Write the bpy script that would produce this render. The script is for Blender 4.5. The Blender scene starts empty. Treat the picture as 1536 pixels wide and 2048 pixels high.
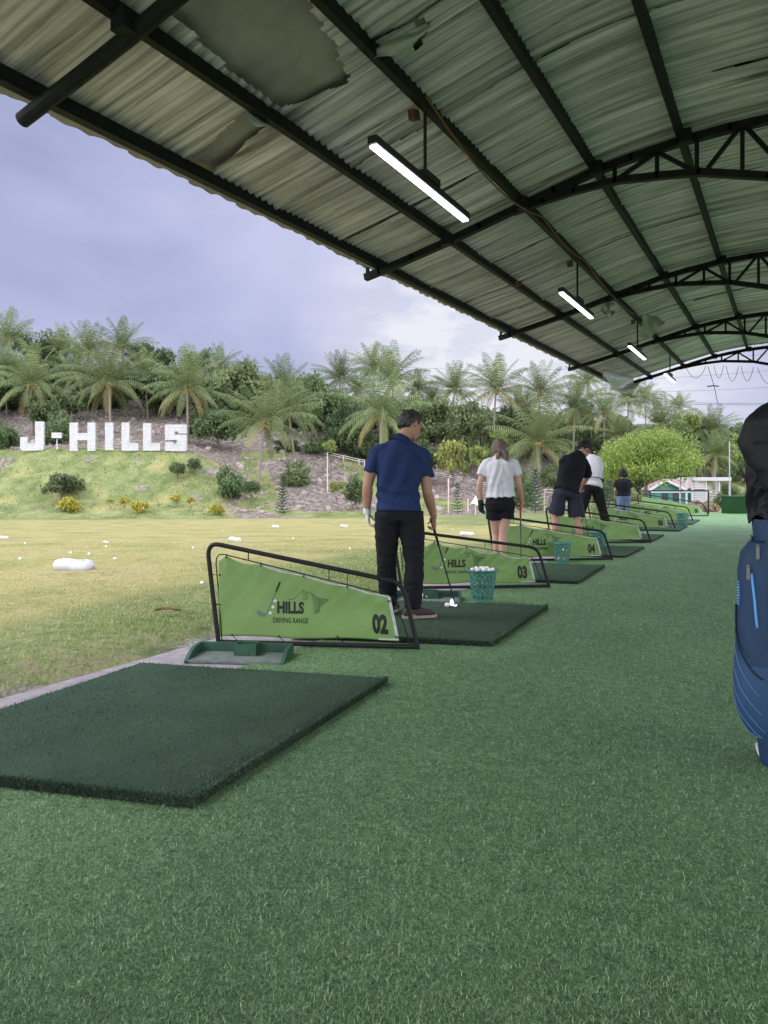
import bpy, bmesh, math, random
import numpy as np
from mathutils import Vector, Matrix, noise
random.seed(7)
rng = np.random.default_rng(7)
scene = bpy.context.scene
COL = scene.collection
pi = math.pi

# ------------------------------------------------------------------ camera
FPX, CX, HY, EYE = 1420.0, 768.0, 958.0, 1.2
YAW = math.atan(802 / FPX)
SN, CS = math.sin(YAW), math.cos(YAW)
cam_d = bpy.data.cameras.new("camera")
cam = bpy.data.objects.new("camera", cam_d)
COL.objects.link(cam)
cam.location = (0, 0, EYE)
cam.rotation_euler = (math.radians(90), 0, YAW)
cam_d.sensor_fit = 'HORIZONTAL'
cam_d.sensor_width = 36
cam_d.lens = 36 * FPX / 1536
cam_d.shift_y = -(1024 - HY) / 1536
cam_d.clip_start = 0.05
cam_d.clip_end = 3000
scene.camera = cam

# ------------------------------------------------------------------ exposure
vs = scene.view_settings
vs.view_transform = 'Standard'
vs.look = 'None'
vs.exposure = 0.0
vs.gamma = 1.0
vs.use_curve_mapping = False
try:
    scene.cycles.max_bounces = 8
    scene.cycles.diffuse_bounces = 5
    scene.cycles.transparent_max_bounces = 8
    scene.cycles.caustics_reflective = False
    scene.cycles.caustics_refractive = False
    scene.cycles.use_denoising = True
except Exception:
    pass

# ------------------------------------------------------------------ sky
BACK = 6.2
SUN_EL, SUN_AZ = math.radians(58), math.radians(245)      # azimuth measured from +Y clockwise
world = bpy.data.worlds.new("World")
scene.world = world
world.use_nodes = True
nt = world.node_tree
nt.nodes.clear()
def N(t, **k):
    n = nt.nodes.new(t)
    for a, b in k.items():
        setattr(n, a, b)
    return n
out = N('ShaderNodeOutputWorld')
sky = N('ShaderNodeTexSky', sky_type='NISHITA', sun_disc=False, sun_elevation=SUN_EL, sun_rotation=SUN_AZ)
bg1 = N('ShaderNodeBackground'); bg1.inputs[1].default_value = 0.10
nt.links.new(sky.outputs[0], bg1.inputs[0])
tc = N('ShaderNodeTexCoord')
mp = N('ShaderNodeMapping'); mp.inputs['Scale'].default_value = (1.0, 1.0, 2.6)
mp.inputs['Location'].default_value = (3.1, 0.4, 0.2)
nt.links.new(tc.outputs['Generated'], mp.inputs[0])
n1 = N('ShaderNodeTexNoise'); n1.inputs['Scale'].default_value = 2.1; n1.inputs['Detail'].default_value = 7
n1.inputs['Roughness'].default_value = 0.48; n1.inputs['Distortion'].default_value = 0.35
nt.links.new(mp.outputs[0], n1.inputs[0])
cr = N('ShaderNodeValToRGB')
cr.color_ramp.elements[0].position = 0.33; cr.color_ramp.elements[0].color = (0.365, 0.395, 0.63, 1)
cr.color_ramp.elements[1].position = 0.68; cr.color_ramp.elements[1].color = (0.62, 0.64, 0.90, 1)
nt.links.new(n1.outputs[0], cr.inputs[0])
# bright broken cloud low in the sky beyond the far end of the range
n2 = N('ShaderNodeTexNoise'); n2.inputs['Scale'].default_value = 9.0; n2.inputs['Detail'].default_value = 6
n2.inputs['Roughness'].default_value = 0.6
nt.links.new(mp.outputs[0], n2.inputs[0])
nrm = N('ShaderNodeVectorMath', operation='NORMALIZE'); nt.links.new(tc.outputs['Generated'], nrm.inputs[0])
def dirpx(px, py):
    v = Vector(((px - CX) / FPX, (HY - py) / FPX, 1.0))
    return Vector((v.x * CS - v.z * SN, v.x * SN + v.z * CS, v.y)).normalized()
dt = N('ShaderNodeVectorMath', operation='DOT_PRODUCT'); dt.inputs[1].default_value = dirpx(1060, 705)
nt.links.new(nrm.outputs[0], dt.inputs[0])
mr = N('ShaderNodeMapRange'); mr.inputs[1].default_value = 0.945; mr.inputs[2].default_value = 1.0
nt.links.new(dt.outputs['Value'], mr.inputs[0])
mul = N('ShaderNodeMath', operation='MULTIPLY_ADD'); mul.inputs[1].default_value = 1.05
sb = N('ShaderNodeMapRange'); sb.inputs[1].default_value = 0.42; sb.inputs[2].default_value = 0.62; sb.inputs[3].default_value = -0.25; sb.inputs[4].default_value = 0.45
nt.links.new(n2.outputs[0], sb.inputs[0])
nt.links.new(mr.outputs[0], mul.inputs[0])
m3 = N('ShaderNodeMath', operation='MULTIPLY'); nt.links.new(sb.outputs[0], m3.inputs[0]); nt.links.new(mr.outputs[0], m3.inputs[1])
nt.links.new(m3.outputs[0], mul.inputs[2])
cl = N('ShaderNodeClamp'); nt.links.new(mul.outputs[0], cl.inputs[0])
mixc = N('ShaderNodeMixRGB'); mixc.inputs[2].default_value = (0.92, 0.92, 1.0, 1)
nt.links.new(cl.outputs[0], mixc.inputs[0]); nt.links.new(cr.outputs[0], mixc.inputs[1])
# an overcast sky is brightest overhead
sx = N('ShaderNodeSeparateXYZ'); nt.links.new(nrm.outputs[0], sx.inputs[0])
zb = N('ShaderNodeMapRange'); zb.inputs[1].default_value = 0.5; zb.inputs[2].default_value = 0.95; zb.inputs[3].default_value = 1.0; zb.inputs[4].default_value = 3.2
nt.links.new(sx.outputs[2], zb.inputs[0])
# the dark bank stands over the hills ahead; the unseen sky behind and beside the viewer is boosted to fill the shed
fd_ = N('ShaderNodeVectorMath', operation='DOT_PRODUCT'); fd_.inputs[1].default_value = (-SN, CS, 0.12)
nt.links.new(nrm.outputs[0], fd_.inputs[0])
bk = N('ShaderNodeMapRange'); bk.inputs[1].default_value = 0.15; bk.inputs[2].default_value = 0.70; bk.inputs[3].default_value = BACK; bk.inputs[4].default_value = 1.0
nt.links.new(fd_.outputs['Value'], bk.inputs[0])
mxb = N('ShaderNodeMath', operation='MAXIMUM'); nt.links.new(zb.outputs[0], mxb.inputs[0]); nt.links.new(bk.outputs[0], mxb.inputs[1])
wh = N('ShaderNodeMapRange'); wh.inputs[1].default_value = 1.0; wh.inputs[2].default_value = BACK; wh.inputs[4].default_value = 0.75
nt.links.new(mxb.outputs[0], wh.inputs[0])
mxw = N('ShaderNodeMixRGB'); mxw.inputs[2].default_value = (0.57, 0.55, 0.54, 1)
nt.links.new(wh.outputs[0], mxw.inputs[0]); nt.links.new(mixc.outputs[0], mxw.inputs[1])
bg2 = N('ShaderNodeBackground')
nt.links.new(mxw.outputs[0], bg2.inputs[0]); nt.links.new(mxb.outputs[0], bg2.inputs[1])
ms = N('ShaderNodeMixShader'); ms.inputs[0].default_value = 0.88
nt.links.new(bg1.outputs[0], ms.inputs[1]); nt.links.new(bg2.outputs[0], ms.inputs[2])
nt.links.new(ms.outputs[0], out.inputs[0])

# ------------------------------------------------------------------ sun (veiled by cloud)
sl = bpy.data.lights.new("sun", 'SUN'); sl.energy = 0.8; sl.angle = math.radians(14); sl.color = (1.0, 0.95, 0.88)
so = bpy.data.objects.new("sun", sl); COL.objects.link(so)
sd = Vector((math.sin(SUN_AZ) * math.cos(SUN_EL), math.cos(SUN_AZ) * math.cos(SUN_EL), math.sin(SUN_EL)))
so.rotation_euler = (-sd).to_track_quat('-Z', 'Y').to_euler()
so.location = (0, 0, 40)

# ================================================================== helpers
def P(px, py, Z):
    X = (px - CX) / FPX * Z
    return Vector((X * CS - Z * SN, X * SN + Z * CS, EYE + (HY - py) / FPX * Z))
def G(px, py, z=0.0):
    return P(px, py, (EYE - z) * FPX / (py - HY))
def depth_of(v):
    return -v[0] * SN + v[1] * CS
def px_of(v):
    return CX + FPX * (v[0] * CS + v[1] * SN) / depth_of(v)

def prop(o, label=None, cat=None, group=None, kind=None):
    if label: o['label'] = label
    if cat: o['category'] = cat
    if group: o['group'] = group
    if kind: o['kind'] = kind
    return o
def link_mesh(name, me, mats, parent=None, smooth=True):
    o = bpy.data.objects.new(name, me)
    COL.objects.link(o)
    if mats is not None:
        for m in (mats if isinstance(mats, (list, tuple)) else [mats]):
            me.materials.append(m)
    if parent: o.parent = parent
    if smooth and len(me.polygons):
        me.polygons.foreach_set('use_smooth', np.ones(len(me.polygons), dtype=bool))
    return o
def empty(name, loc=(0, 0, 0), rz=0.0):
    o = bpy.data.objects.new(name, None)
    o.empty_display_size = 0.1
    o.location = loc; o.rotation_euler = (0, 0, rz)
    COL.objects.link(o)
    return o
def thing(name, label, cat, loc=(0, 0, 0), group=None, rz=0.0):
    return prop(empty(name, loc, rz), label, cat, group)
def dup(root, loc=None):
    r = root.copy(); COL.objects.link(r)
    if loc is not None: r.location = loc
    for ch in list(root.children):
        c = ch.copy(); COL.objects.link(c); c.parent = r
        for g in list(ch.children):
            d = g.copy(); COL.objects.link(d); d.parent = c
    return r

def np_mesh(name, verts, quads=None, tris=None):
    me = bpy.data.meshes.new(name)
    verts = np.asarray(verts, dtype=np.float32).reshape(-1, 3)
    me.vertices.add(len(verts)); me.vertices.foreach_set('co', verts.ravel())
    loops, starts, totals = [], [], []
    pos = 0
    for arr, k in ((quads, 4), (tris, 3)):
        if arr is None or len(arr) == 0: continue
        arr = np.asarray(arr, dtype=np.int32).reshape(-1, k)
        loops.append(arr.ravel())
        starts.append(pos + np.arange(len(arr), dtype=np.int32) * k)
        totals.append(np.full(len(arr), k, dtype=np.int32))
        pos += arr.size
    loops = np.concatenate(loops); starts = np.concatenate(starts)
    me.loops.add(len(loops)); me.loops.foreach_set('vertex_index', loops)
    me.polygons.add(len(starts)); me.polygons.foreach_set('loop_start', starts)
    try: me.polygons.foreach_set('loop_total', np.concatenate(totals))
    except Exception: pass
    me.update(calc_edges=True)
    return me
def fattr(me, name, vals):
    a = me.attributes.new(name, 'FLOAT', 'POINT')
    a.data.foreach_set('value', np.asarray(vals, dtype=np.float32).ravel())

class MB:
    def __init__(s): s.v = []; s.f = []; s.m = []
    def add(s, vs, fs, mi=0):
        b = len(s.v); s.v += [tuple(v) for v in vs]
        for f in fs: s.f.append(tuple(b + i for i in f)); s.m.append(mi)
    def box(s, c, size, M=None, mi=0):
        hx, hy, hz = size[0] / 2, size[1] / 2, size[2] / 2
        vs = [Vector((x, y, z)) for x in (-hx, hx) for y in (-hy, hy) for z in (-hz, hz)]
        if M is not None: vs = [M @ v for v in vs]
        c = Vector(c)
        s.add([v + c for v in vs], [(0, 1, 3, 2), (4, 6, 7, 5), (0, 4, 5, 1), (2, 3, 7, 6), (0, 2, 6, 4), (1, 5, 7, 3)], mi)
    def bar(s, a, b, w, h, up=(0, 0, 1), mi=0):
        a, b = Vector(a), Vector(b); t = (b - a).normalized()
        sd = t.cross(Vector(up))
        if sd.length < 1e-4: sd = t.cross(Vector((1, 0, 0)))
        sd.normalize(); u = sd.cross(t).normalized()
        vs = []
        for p in (a, b):
            for x, y in ((-1, -1), (1, -1), (1, 1), (-1, 1)):
                vs.append(p + sd * x * w / 2 + u * y * h / 2)
        s.add(vs, [(0, 1, 2, 3), (7, 6, 5, 4), (0, 4, 5, 1), (1, 5, 6, 2), (2, 6, 7, 3), (3, 7, 4, 0)], mi)
    def tube(s, pts, r, n=8, mi=0, side=None, cap=True):
        pts = [Vector(p) for p in pts]
        k = len(pts)
        rs = list(r) if isinstance(r, (list, tuple)) else [r] * k
        prev = None; rings = []
        for i, p in enumerate(pts):
            t = (pts[min(i + 1, k - 1)] - pts[max(i - 1, 0)])
            if t.length < 1e-9: t = Vector((0, 0, 1))
            t.normalize()
            if side is not None: a = Vector(side)
            elif prev is None: a = Vector((0, 0, 1)) if abs(t.z) < 0.9 else Vector((1, 0, 0))
            else: a = prev
            a = a - t * a.dot(t)
            if a.length < 1e-6: a = t.orthogonal()
            a.normalize(); prev = a
            b = t.cross(a)
            rr = rs[i]; ra, rb = rr if isinstance(rr, tuple) else (rr, rr)
            rings.append([p + a * ra * math.cos(2 * pi * j / n) + b * rb * math.sin(2 * pi * j / n) for j in range(n)])
        vs = [v for ring in rings for v in ring]
        fs = []
        for i in range(k - 1):
            for j in range(n):
                fs.append((i * n + j, i * n + (j + 1) % n, (i + 1) * n + (j + 1) % n, (i + 1) * n + j))
        if cap:
            fs.append(tuple(reversed(range(n)))); fs.append(tuple((k - 1) * n + j for j in range(n)))
        s.add(vs, fs, mi)
    def capsule(s, a, b, ra, rb, n=10, mi=0):
        a, b = Vector(a), Vector(b); t = b - a; L = t.length; t = t / max(L, 1e-6)
        pts, rs = [], []
        for k in range(4):
            q = pi / 2 * (1 - k / 4); pts.append(a - t * ra * math.sin(q)); rs.append(max(ra * math.cos(q), 1e-4))
        pts.append(a); rs.append(ra); pts.append(b); rs.append(rb)
        for k in range(1, 5):
            q = pi / 2 * k / 4; pts.append(b + t * rb * math.sin(q)); rs.append(max(rb * math.cos(q), 1e-4))
        s.tube(pts, rs, n, mi)
    def ell(s, c, r, M=None, nu=14, nv=9, mi=0):
        c = Vector(c); vs = []
        for i in range(nv + 1):
            th = pi * i / nv
            for j in range(nu):
                ph = 2 * pi * j / nu
                v = Vector((r[0] * math.sin(th) * math.cos(ph), r[1] * math.sin(th) * math.sin(ph), r[2] * math.cos(th)))
                if M is not None: v = M @ v
                vs.append(c + v)
        fs = [(i * nu + j, (i + 1) * nu + j, (i + 1) * nu + (j + 1) % nu, i * nu + (j + 1) % nu) for i in range(nv) for j in range(nu)]
        s.add(vs, fs, mi)
    def lathe(s, prof, c=(0, 0, 0), n=24, mi=0):
        c = Vector(c); vs = []
        for r, z in prof:
            for j in range(n):
                a = 2 * pi * j / n; vs.append(c + Vector((r * math.cos(a), r * math.sin(a), z)))
        fs = [(i * n + j, i * n + (j + 1) % n, (i + 1) * n + (j + 1) % n, (i + 1) * n + j) for i in range(len(prof) - 1) for j in range(n)]
        s.add(vs, fs, mi)
    def prism(s, poly, off, mi=0):
        poly = [Vector(p) for p in poly]; off = Vector(off); n = len(poly)
        s.add(poly + [p + off for p in poly], [tuple(range(n)), tuple(reversed(range(n, 2 * n)))] + [(i, (i + 1) % n, n + (i + 1) % n, n + i) for i in range(n)], mi)
    def build(s, name, mats, parent=None, smooth=False, loc=None):
        me = bpy.data.meshes.new(name)
        me.from_pydata(s.v, [], s.f); me.update()
        bm = bmesh.new(); bm.from_mesh(me); bmesh.ops.recalc_face_normals(bm, faces=bm.faces); bm.to_mesh(me); bm.free()
        o = link_mesh(name, me, mats, parent, smooth)
        if any(s.m): me.polygons.foreach_set('material_index', s.m)
        if smooth == 'auto':
            try: me.set_sharp_from_angle(angle=math.radians(38))
            except Exception: pass
        return o

# ------------------------------------------------------------------ materials
def mat(name, col, rough=0.7, metal=0.0, var=0.0, vscale=8.0, bump=0.0, bscale=40.0, spec=0.4, col2=None, stretch=None, emit=None, es=0.0, rand=0.0):
    m = bpy.data.materials.new(name); m.use_nodes = True
    t = m.node_tree; b = t.nodes['Principled BSDF']; L = t.links.new
    b.inputs['Roughness'].default_value = rough; b.inputs['Metallic'].default_value = metal
    b.inputs['Specular IOR Level'].default_value = spec
    b.inputs['Base Color'].default_value = (*col, 1)
    tcn = t.nodes.new('ShaderNodeTexCoord'); src = tcn.outputs['Object']
    if stretch:
        mpn = t.nodes.new('ShaderNodeMapping'); mpn.inputs['Scale'].default_value = stretch
        L(src, mpn.inputs[0]); src = mpn.outputs[0]
    last = None
    if var > 0 or col2:
        nz = t.nodes.new('ShaderNodeTexNoise'); nz.inputs['Scale'].default_value = vscale; nz.inputs['Detail'].default_value = 6
        nz.inputs['Roughness'].default_value = 0.62
        L(src, nz.inputs[0])
        r = t.nodes.new('ShaderNodeMapRange'); r.inputs[1].default_value = 0.3; r.inputs[2].default_value = 0.7
        L(nz.outputs[0], r.inputs[0])
        mx = t.nodes.new('ShaderNodeMixRGB')
        c2 = col2 if col2 else tuple(min(1, c * (1 + var)) for c in col)
        c1 = col if col2 else tuple(c * (1 - var) for c in col)
        mx.inputs[1].default_value = (*c1, 1); mx.inputs[2].default_value = (*c2, 1)
        L(r.outputs[0], mx.inputs[0]); last = mx.outputs[0]
    if rand > 0:
        oi = t.nodes.new('ShaderNodeObjectInfo'); hs = t.nodes.new('ShaderNodeHueSaturation')
        mv = t.nodes.new('ShaderNodeMapRange'); mv.inputs[3].default_value = 1 - rand; mv.inputs[4].default_value = 1 + rand
        L(oi.outputs['Random'], mv.inputs[0]); L(mv.outputs[0], hs.inputs['Value'])
        if last is not None: L(last, hs.inputs['Color'])
        else: hs.inputs['Color'].default_value = (*col, 1)
        last = hs.outputs[0]
    if last is not None: L(last, b.inputs['Base Color'])
    if bump > 0:
        nb = t.nodes.new('ShaderNodeTexNoise'); nb.inputs['Scale'].default_value = bscale; nb.inputs['Detail'].default_value = 4
        L(src, nb.inputs[0])
        bn = t.nodes.new('ShaderNodeBump'); bn.inputs['Strength'].default_value = bump; bn.inputs['Distance'].default_value = 0.01
        L(nb.outputs[0], bn.inputs['Height']); L(bn.outputs[0], b.inputs['Normal'])
    if emit:
        b.inputs['Emission Color'].default_value = (*emit, 1); b.inputs['Emission Strength'].default_value = es
    return m

def leaf_mat(name, c1, c2, trans=0.3, hue=0.02, val=0.22, attr=None, c3=None):
    """foliage: two tones by leaf (noise), a little light through the leaf, a little shift from tree to tree"""
    m = bpy.data.materials.new(name); m.use_nodes = True
    t = m.node_tree; L = t.links.new; b = t.nodes['Principled BSDF']; o = t.nodes['Material Output']
    b.inputs['Roughness'].default_value = 0.55; b.inputs['Specular IOR Level'].default_value = 0.25
    mx = t.nodes.new('ShaderNodeMixRGB'); mx.inputs[1].default_value = (*c1, 1); mx.inputs[2].default_value = (*c2, 1)
    at = t.nodes.new('ShaderNodeAttribute'); at.attribute_name = 'tone'
    L(at.outputs['Fac'], mx.inputs[0]); last = mx.outputs[0]
    if c3:
        a2 = t.nodes.new('ShaderNodeAttribute'); a2.attribute_name = 'dry'
        m2 = t.nodes.new('ShaderNodeMixRGB'); m2.inputs[2].default_value = (*c3, 1)
        L(a2.outputs['Fac'], m2.inputs[0]); L(last, m2.inputs[1]); last = m2.outputs[0]
    if val or hue:
        oi = t.nodes.new('ShaderNodeObjectInfo'); hs = t.nodes.new('ShaderNodeHueSaturation')
        mv = t.nodes.new('ShaderNodeMapRange'); mv.inputs[3].default_value = 1 - val; mv.inputs[4].default_value = 1 + val
        L(oi.outputs['Random'], mv.inputs[0]); L(mv.outputs[0], hs.inputs['Value'])
        fr = t.nodes.new('ShaderNodeMath'); fr.operation = 'MULTIPLY'; fr.inputs[1].default_value = 7.31
        f2 = t.nodes.new('ShaderNodeMath'); f2.operation = 'FRACT'
        L(oi.outputs['Random'], fr.inputs[0]); L(fr.outputs[0], f2.inputs[0])
        mh = t.nodes.new('ShaderNodeMapRange'); mh.inputs[3].default_value = 0.5 - hue; mh.inputs[4].default_value = 0.5 + hue
        L(f2.outputs[0], mh.inputs[0]); L(mh.outputs[0], hs.inputs['Hue'])
        L(last, hs.inputs['Color']); last = hs.outputs[0]
    L(last, b.inputs['Base Color'])
    tr = t.nodes.new('ShaderNodeBsdfTranslucent'); L(last, tr.inputs[0])
    s = t.nodes.new('ShaderNodeMixShader'); s.inputs[0].default_value = trans
    L(b.outputs[0], s.inputs[1]); L(tr.outputs[0], s.inputs[2]); L(s.outputs[0], o.inputs[0])
    return m

M = {}
M['steel'] = mat('dark_steel', (0.009, 0.012, 0.012), 0.65, 0.0, var=0.5, vscale=14, bump=0.15, bscale=60, spec=.18)
M['rust'] = mat('rusty_steel', (0.10, 0.045, 0.025), 0.8, var=0.5, vscale=30)
M['frame'] = mat('frame_paint', (0.009, 0.010, 0.011), 0.55, var=0.4, vscale=40, spec=0.28)
M['black'] = mat('black_cord', (0.01, 0.01, 0.011), 0.6)
M['hem'] = mat('grey_hem', (0.42, 0.46, 0.46), 0.6, var=0.2, vscale=30)
M['ink'] = mat('black_ink', (0.008, 0.010, 0.010), 0.55)
M['ink_green'] = mat('dark_green_ink', (0.05, 0.12, 0.04), 0.6)
M['ink_grey'] = mat('grey_ink', (0.11, 0.15, 0.14), 0.6)
M['white_ink'] = mat('white_ink', (0.55, 0.62, 0.55), 0.6)
M['concrete'] = mat('concrete', (0.34, 0.31, 0.33), 0.9, var=0.28, vscale=9, bump=0.5, bscale=90)
M['white_paint'] = mat('white_paint', (0.72, 0.72, 0.74), 0.75, var=0.10, vscale=3.0, bump=0.2, bscale=20)
M['tyre'] = mat('whitewashed_rubber', (0.50, 0.50, 0.53), 0.8, var=0.16, vscale=10, bump=0.5, bscale=18)
M['ball'] = mat('golf_ball_white', (0.82, 0.82, 0.82), 0.35, bump=0.15, bscale=300)
M['ball_orange'] = mat('golf_ball_orange', (0.75, 0.22, 0.09), 0.4)
M['ball_cream'] = mat('golf_ball_worn', (0.66, 0.52, 0.40), 0.45)
M['basket'] = mat('green_plastic', (0.045, 0.18, 0.145), 0.4, var=0.15, spec=0.5)
M['tray'] = mat('dark_green_plastic', (0.025, 0.085, 0.05), 0.5, var=0.3, vscale=12)
M['tray_floor'] = mat('scuffed_tray_floor', (0.16, 0.19, 0.18), 0.7, var=0.3, vscale=20)
M['bark'] = mat('palm_bark', (0.25, 0.22, 0.19), 0.9, var=0.35, vscale=6, bump=0.6, bscale=10, stretch=(1, 1, 3))
M['bark2'] = mat('tree_bark', (0.16, 0.13, 0.11), 0.9, var=0.4, vscale=6, bump=0.5, bscale=14)
M['coconut'] = mat('coconut_stalks', (0.36, 0.20, 0.06), 0.8, var=0.4, vscale=5, col2=(0.22, 0.24, 0.08))
M['silver'] = mat('club_steel', (0.62, 0.63, 0.64), 0.22, 0.9)
M['grip'] = mat('rubber_grip', (0.012, 0.012, 0.014), 0.75)
M['shaft'] = mat('dark_shaft', (0.02, 0.021, 0.024), 0.35, spec=0.5)
M['lamp_body'] = mat('lamp_housing', (0.012, 0.013, 0.015), 0.5)
M['lamp_on'] = mat('lit_diffuser', (0.9, 0.9, 0.9), 0.5, emit=(1.0, 0.99, 0.97), es=5.0)
M['cable'] = mat('brown_conduit', (0.16, 0.085, 0.03), 0.7)
M['wire'] = mat('grey_wire', (0.10, 0.10, 0.12), 0.6)

# ================================================================== terrain
TZ = [12, 30, 46, 70, 76, 84, 92, 105, 120, 140, 200, 500]
TAB = {
 -900: [1100, 1061, 1052, 1037, 1000, 905, 880, 845, 800, 770, 790, 900],
 0:    [1100, 1061, 1052, 1037, 1003, 903, 880, 838, 797, 765, 790, 900],
 370:  [1100, 1061, 1052, 1036, 1003, 903, 885, 848, 805, 780, 800, 900],
 480:  [1100, 1061, 1052, 1035, 1010, 945, 902, 860, 820, 795, 815, 905],
 620:  [1100, 1061, 1051, 1034, 1010, 955, 902, 865, 830, 810, 830, 910],
 760:  [1100, 1060, 1050, 1032, 1013, 970, 918, 880, 850, 830, 845, 915],
 950:  [1100, 1058, 1046, 1027, 1013, 988, 952, 910, 875, 855, 865, 920],
 1150: [1100, 1050, 1036, 1022, 1012, 1002, 985, 940, 910, 890, 900, 930],
 1300: [1100, 1028, 1018, 1012, 1010, 1004, 992, 960, 940, 920, 920, 940],
 1500: [1100, 1020, 1012, 1008, 1006, 1002, 992, 975, 955, 940, 935, 945],
 2600: [1100, 1020, 1012, 1008, 1006, 1002, 992, 975, 955, 940, 935, 945]}
TPX = sorted(TAB)
TH = np.array([[EYE + (HY - y) / FPX * z for y, z in zip(TAB[p], TZ)] for p in TPX])
def ground_z(X, Z):
    """height of the open ground at camera-aligned plan coordinates"""
    px = CX + FPX * X / max(Z, 6.0)
    px = min(max(px, TPX[0]), TPX[-1])
    if Z <= 12: return -0.02
    i = max(0, min(len(TPX) - 2, int(np.searchsorted(TPX, px)) - 1))
    f = (px - TPX[i]) / (TPX[i + 1] - TPX[i])
    a = np.interp(Z, TZ, TH[i]); b = np.interp(Z, TZ, TH[i + 1])
    return float(a * (1 - f) + b * f) - 0.02
def bumps(x, y, Z):
    k = min(1, max(0, (Z - 70) / 14))
    return k * (0.45 * noise.noise((x * .16, y * .16, 1.7)) + 0.22 * noise.noise((x * .5, y * .5, 4.1))) + 0.015 * noise.noise((x * .6, y * .6, 0))
def terrain_at(X, Z):
    x, y = X * CS - Z * SN, X * SN + Z * CS
    z = ground_z(X, Z) + bumps(x, y, Z)
    if x > -3.9 and y < 28.2: z = min(z, -0.10)
    return Vector((x, y, z))
def on_ground(px, Z):
    return terrain_at((px - CX) / FPX * Z, Z)
def find_Z(px, py, z0=30, z1=115):
    """depth at which the ground is seen at this height in the photograph"""
    best = z0
    for i in range(400):
        Z = z0 + (z1 - z0) * i / 399
        if HY - (ground_z((px - CX) / FPX * Z, Z) - EYE) * FPX / Z <= py: return Z
    return z1
def sstep(a, b, x):
    t = np.clip((x - a) / (b - a), 0, 1); return t * t * (3 - 2 * t)

xs = np.unique(np.concatenate([np.arange(-260, -60, 12), np.arange(-60, 60, 0.7), np.arange(60, 300, 12)]))
zs = np.unique(np.concatenate([np.arange(-40, 2, 4), np.arange(2, 12, 0.5), np.arange(12, 66, 1.0), np.arange(66, 125, 0.65), np.arange(125, 200, 5), np.arange(200, 900, 50)]))
tv = np.zeros((len(zs), len(xs), 3)); lush = np.zeros((len(zs), len(xs))); rock = np.zeros_like(lush)
for i, Z in enumerate(zs):
    for j, X in enumerate(xs):
        p = terrain_at(X, Z); tv[i, j] = p
        px = CX + FPX * X / max(Z, 5)
        w = noise.noise((p.x * .12, p.y * .12, 3.3)); w2 = noise.noise((p.x * .35, p.y * .35, 8.3))
        d = -3.73 - p.x
        l = 0.0; r = 0.0
        if Z < 66:
            l = (1 - sstep(0.5, 2.8, d + 1.2 * w)) * 0.9 + 0.25 * max(0, w2 + .1)
            l = max(l, float(sstep(800, 960, px + 40 * w) * sstep(30, 44, Z) * (1 - sstep(60, 66, Z) * .4)))
            l = max(l, float(sstep(56, 68, Z + 5 * w)) * .55)
            bb = noise.noise((p.x * .9 + 4, p.y * .45, 12.2)) + .16 * math.exp(-((p.y - 2.7) / .9) ** 2)
            r = float(sstep(-.08, .12, bb) * (1 - sstep(.5, .95, d))) * .85 if d > -.1 else 0.0
        else:
            e = 400 + 60 * w + (84 - Z) * 4
            left = float(1 - sstep(e - 30, e + 60, px)) * float(1 - sstep(84.5, 87, Z + 2 * w2))
            foot = float(1 - sstep(70, 74, Z + 3 * w)) * float(1 - sstep(420, 520, px))
            l = max(left * (.74 + .6 * w2), foot)
            r = 1 - max(left * (1 - float(sstep(.28, .5, w2)) * .6), foot)
            if px > 480:
                gpatch = float(sstep(.08, .3, w + .25 * w2)) * float(1 - sstep(88, 100, Z))
                l = gpatch * .8; r = 1 - gpatch
            if px > 1180: r = .25; l = .8
        lush[i, j] = l; rock[i, j] = r
nx, nz = len(xs), len(zs)
idx = np.arange(nx * nz).reshape(nz, nx)
q = np.stack([idx[:-1, :-1], idx[:-1, 1:], idx[1:, 1:], idx[1:, :-1]], -1).reshape(-1, 4)
tme = np_mesh('ground', tv.reshape(-1, 3), q)
fattr(tme, 'lush', lush); fattr(tme, 'rock', rock)

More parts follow.
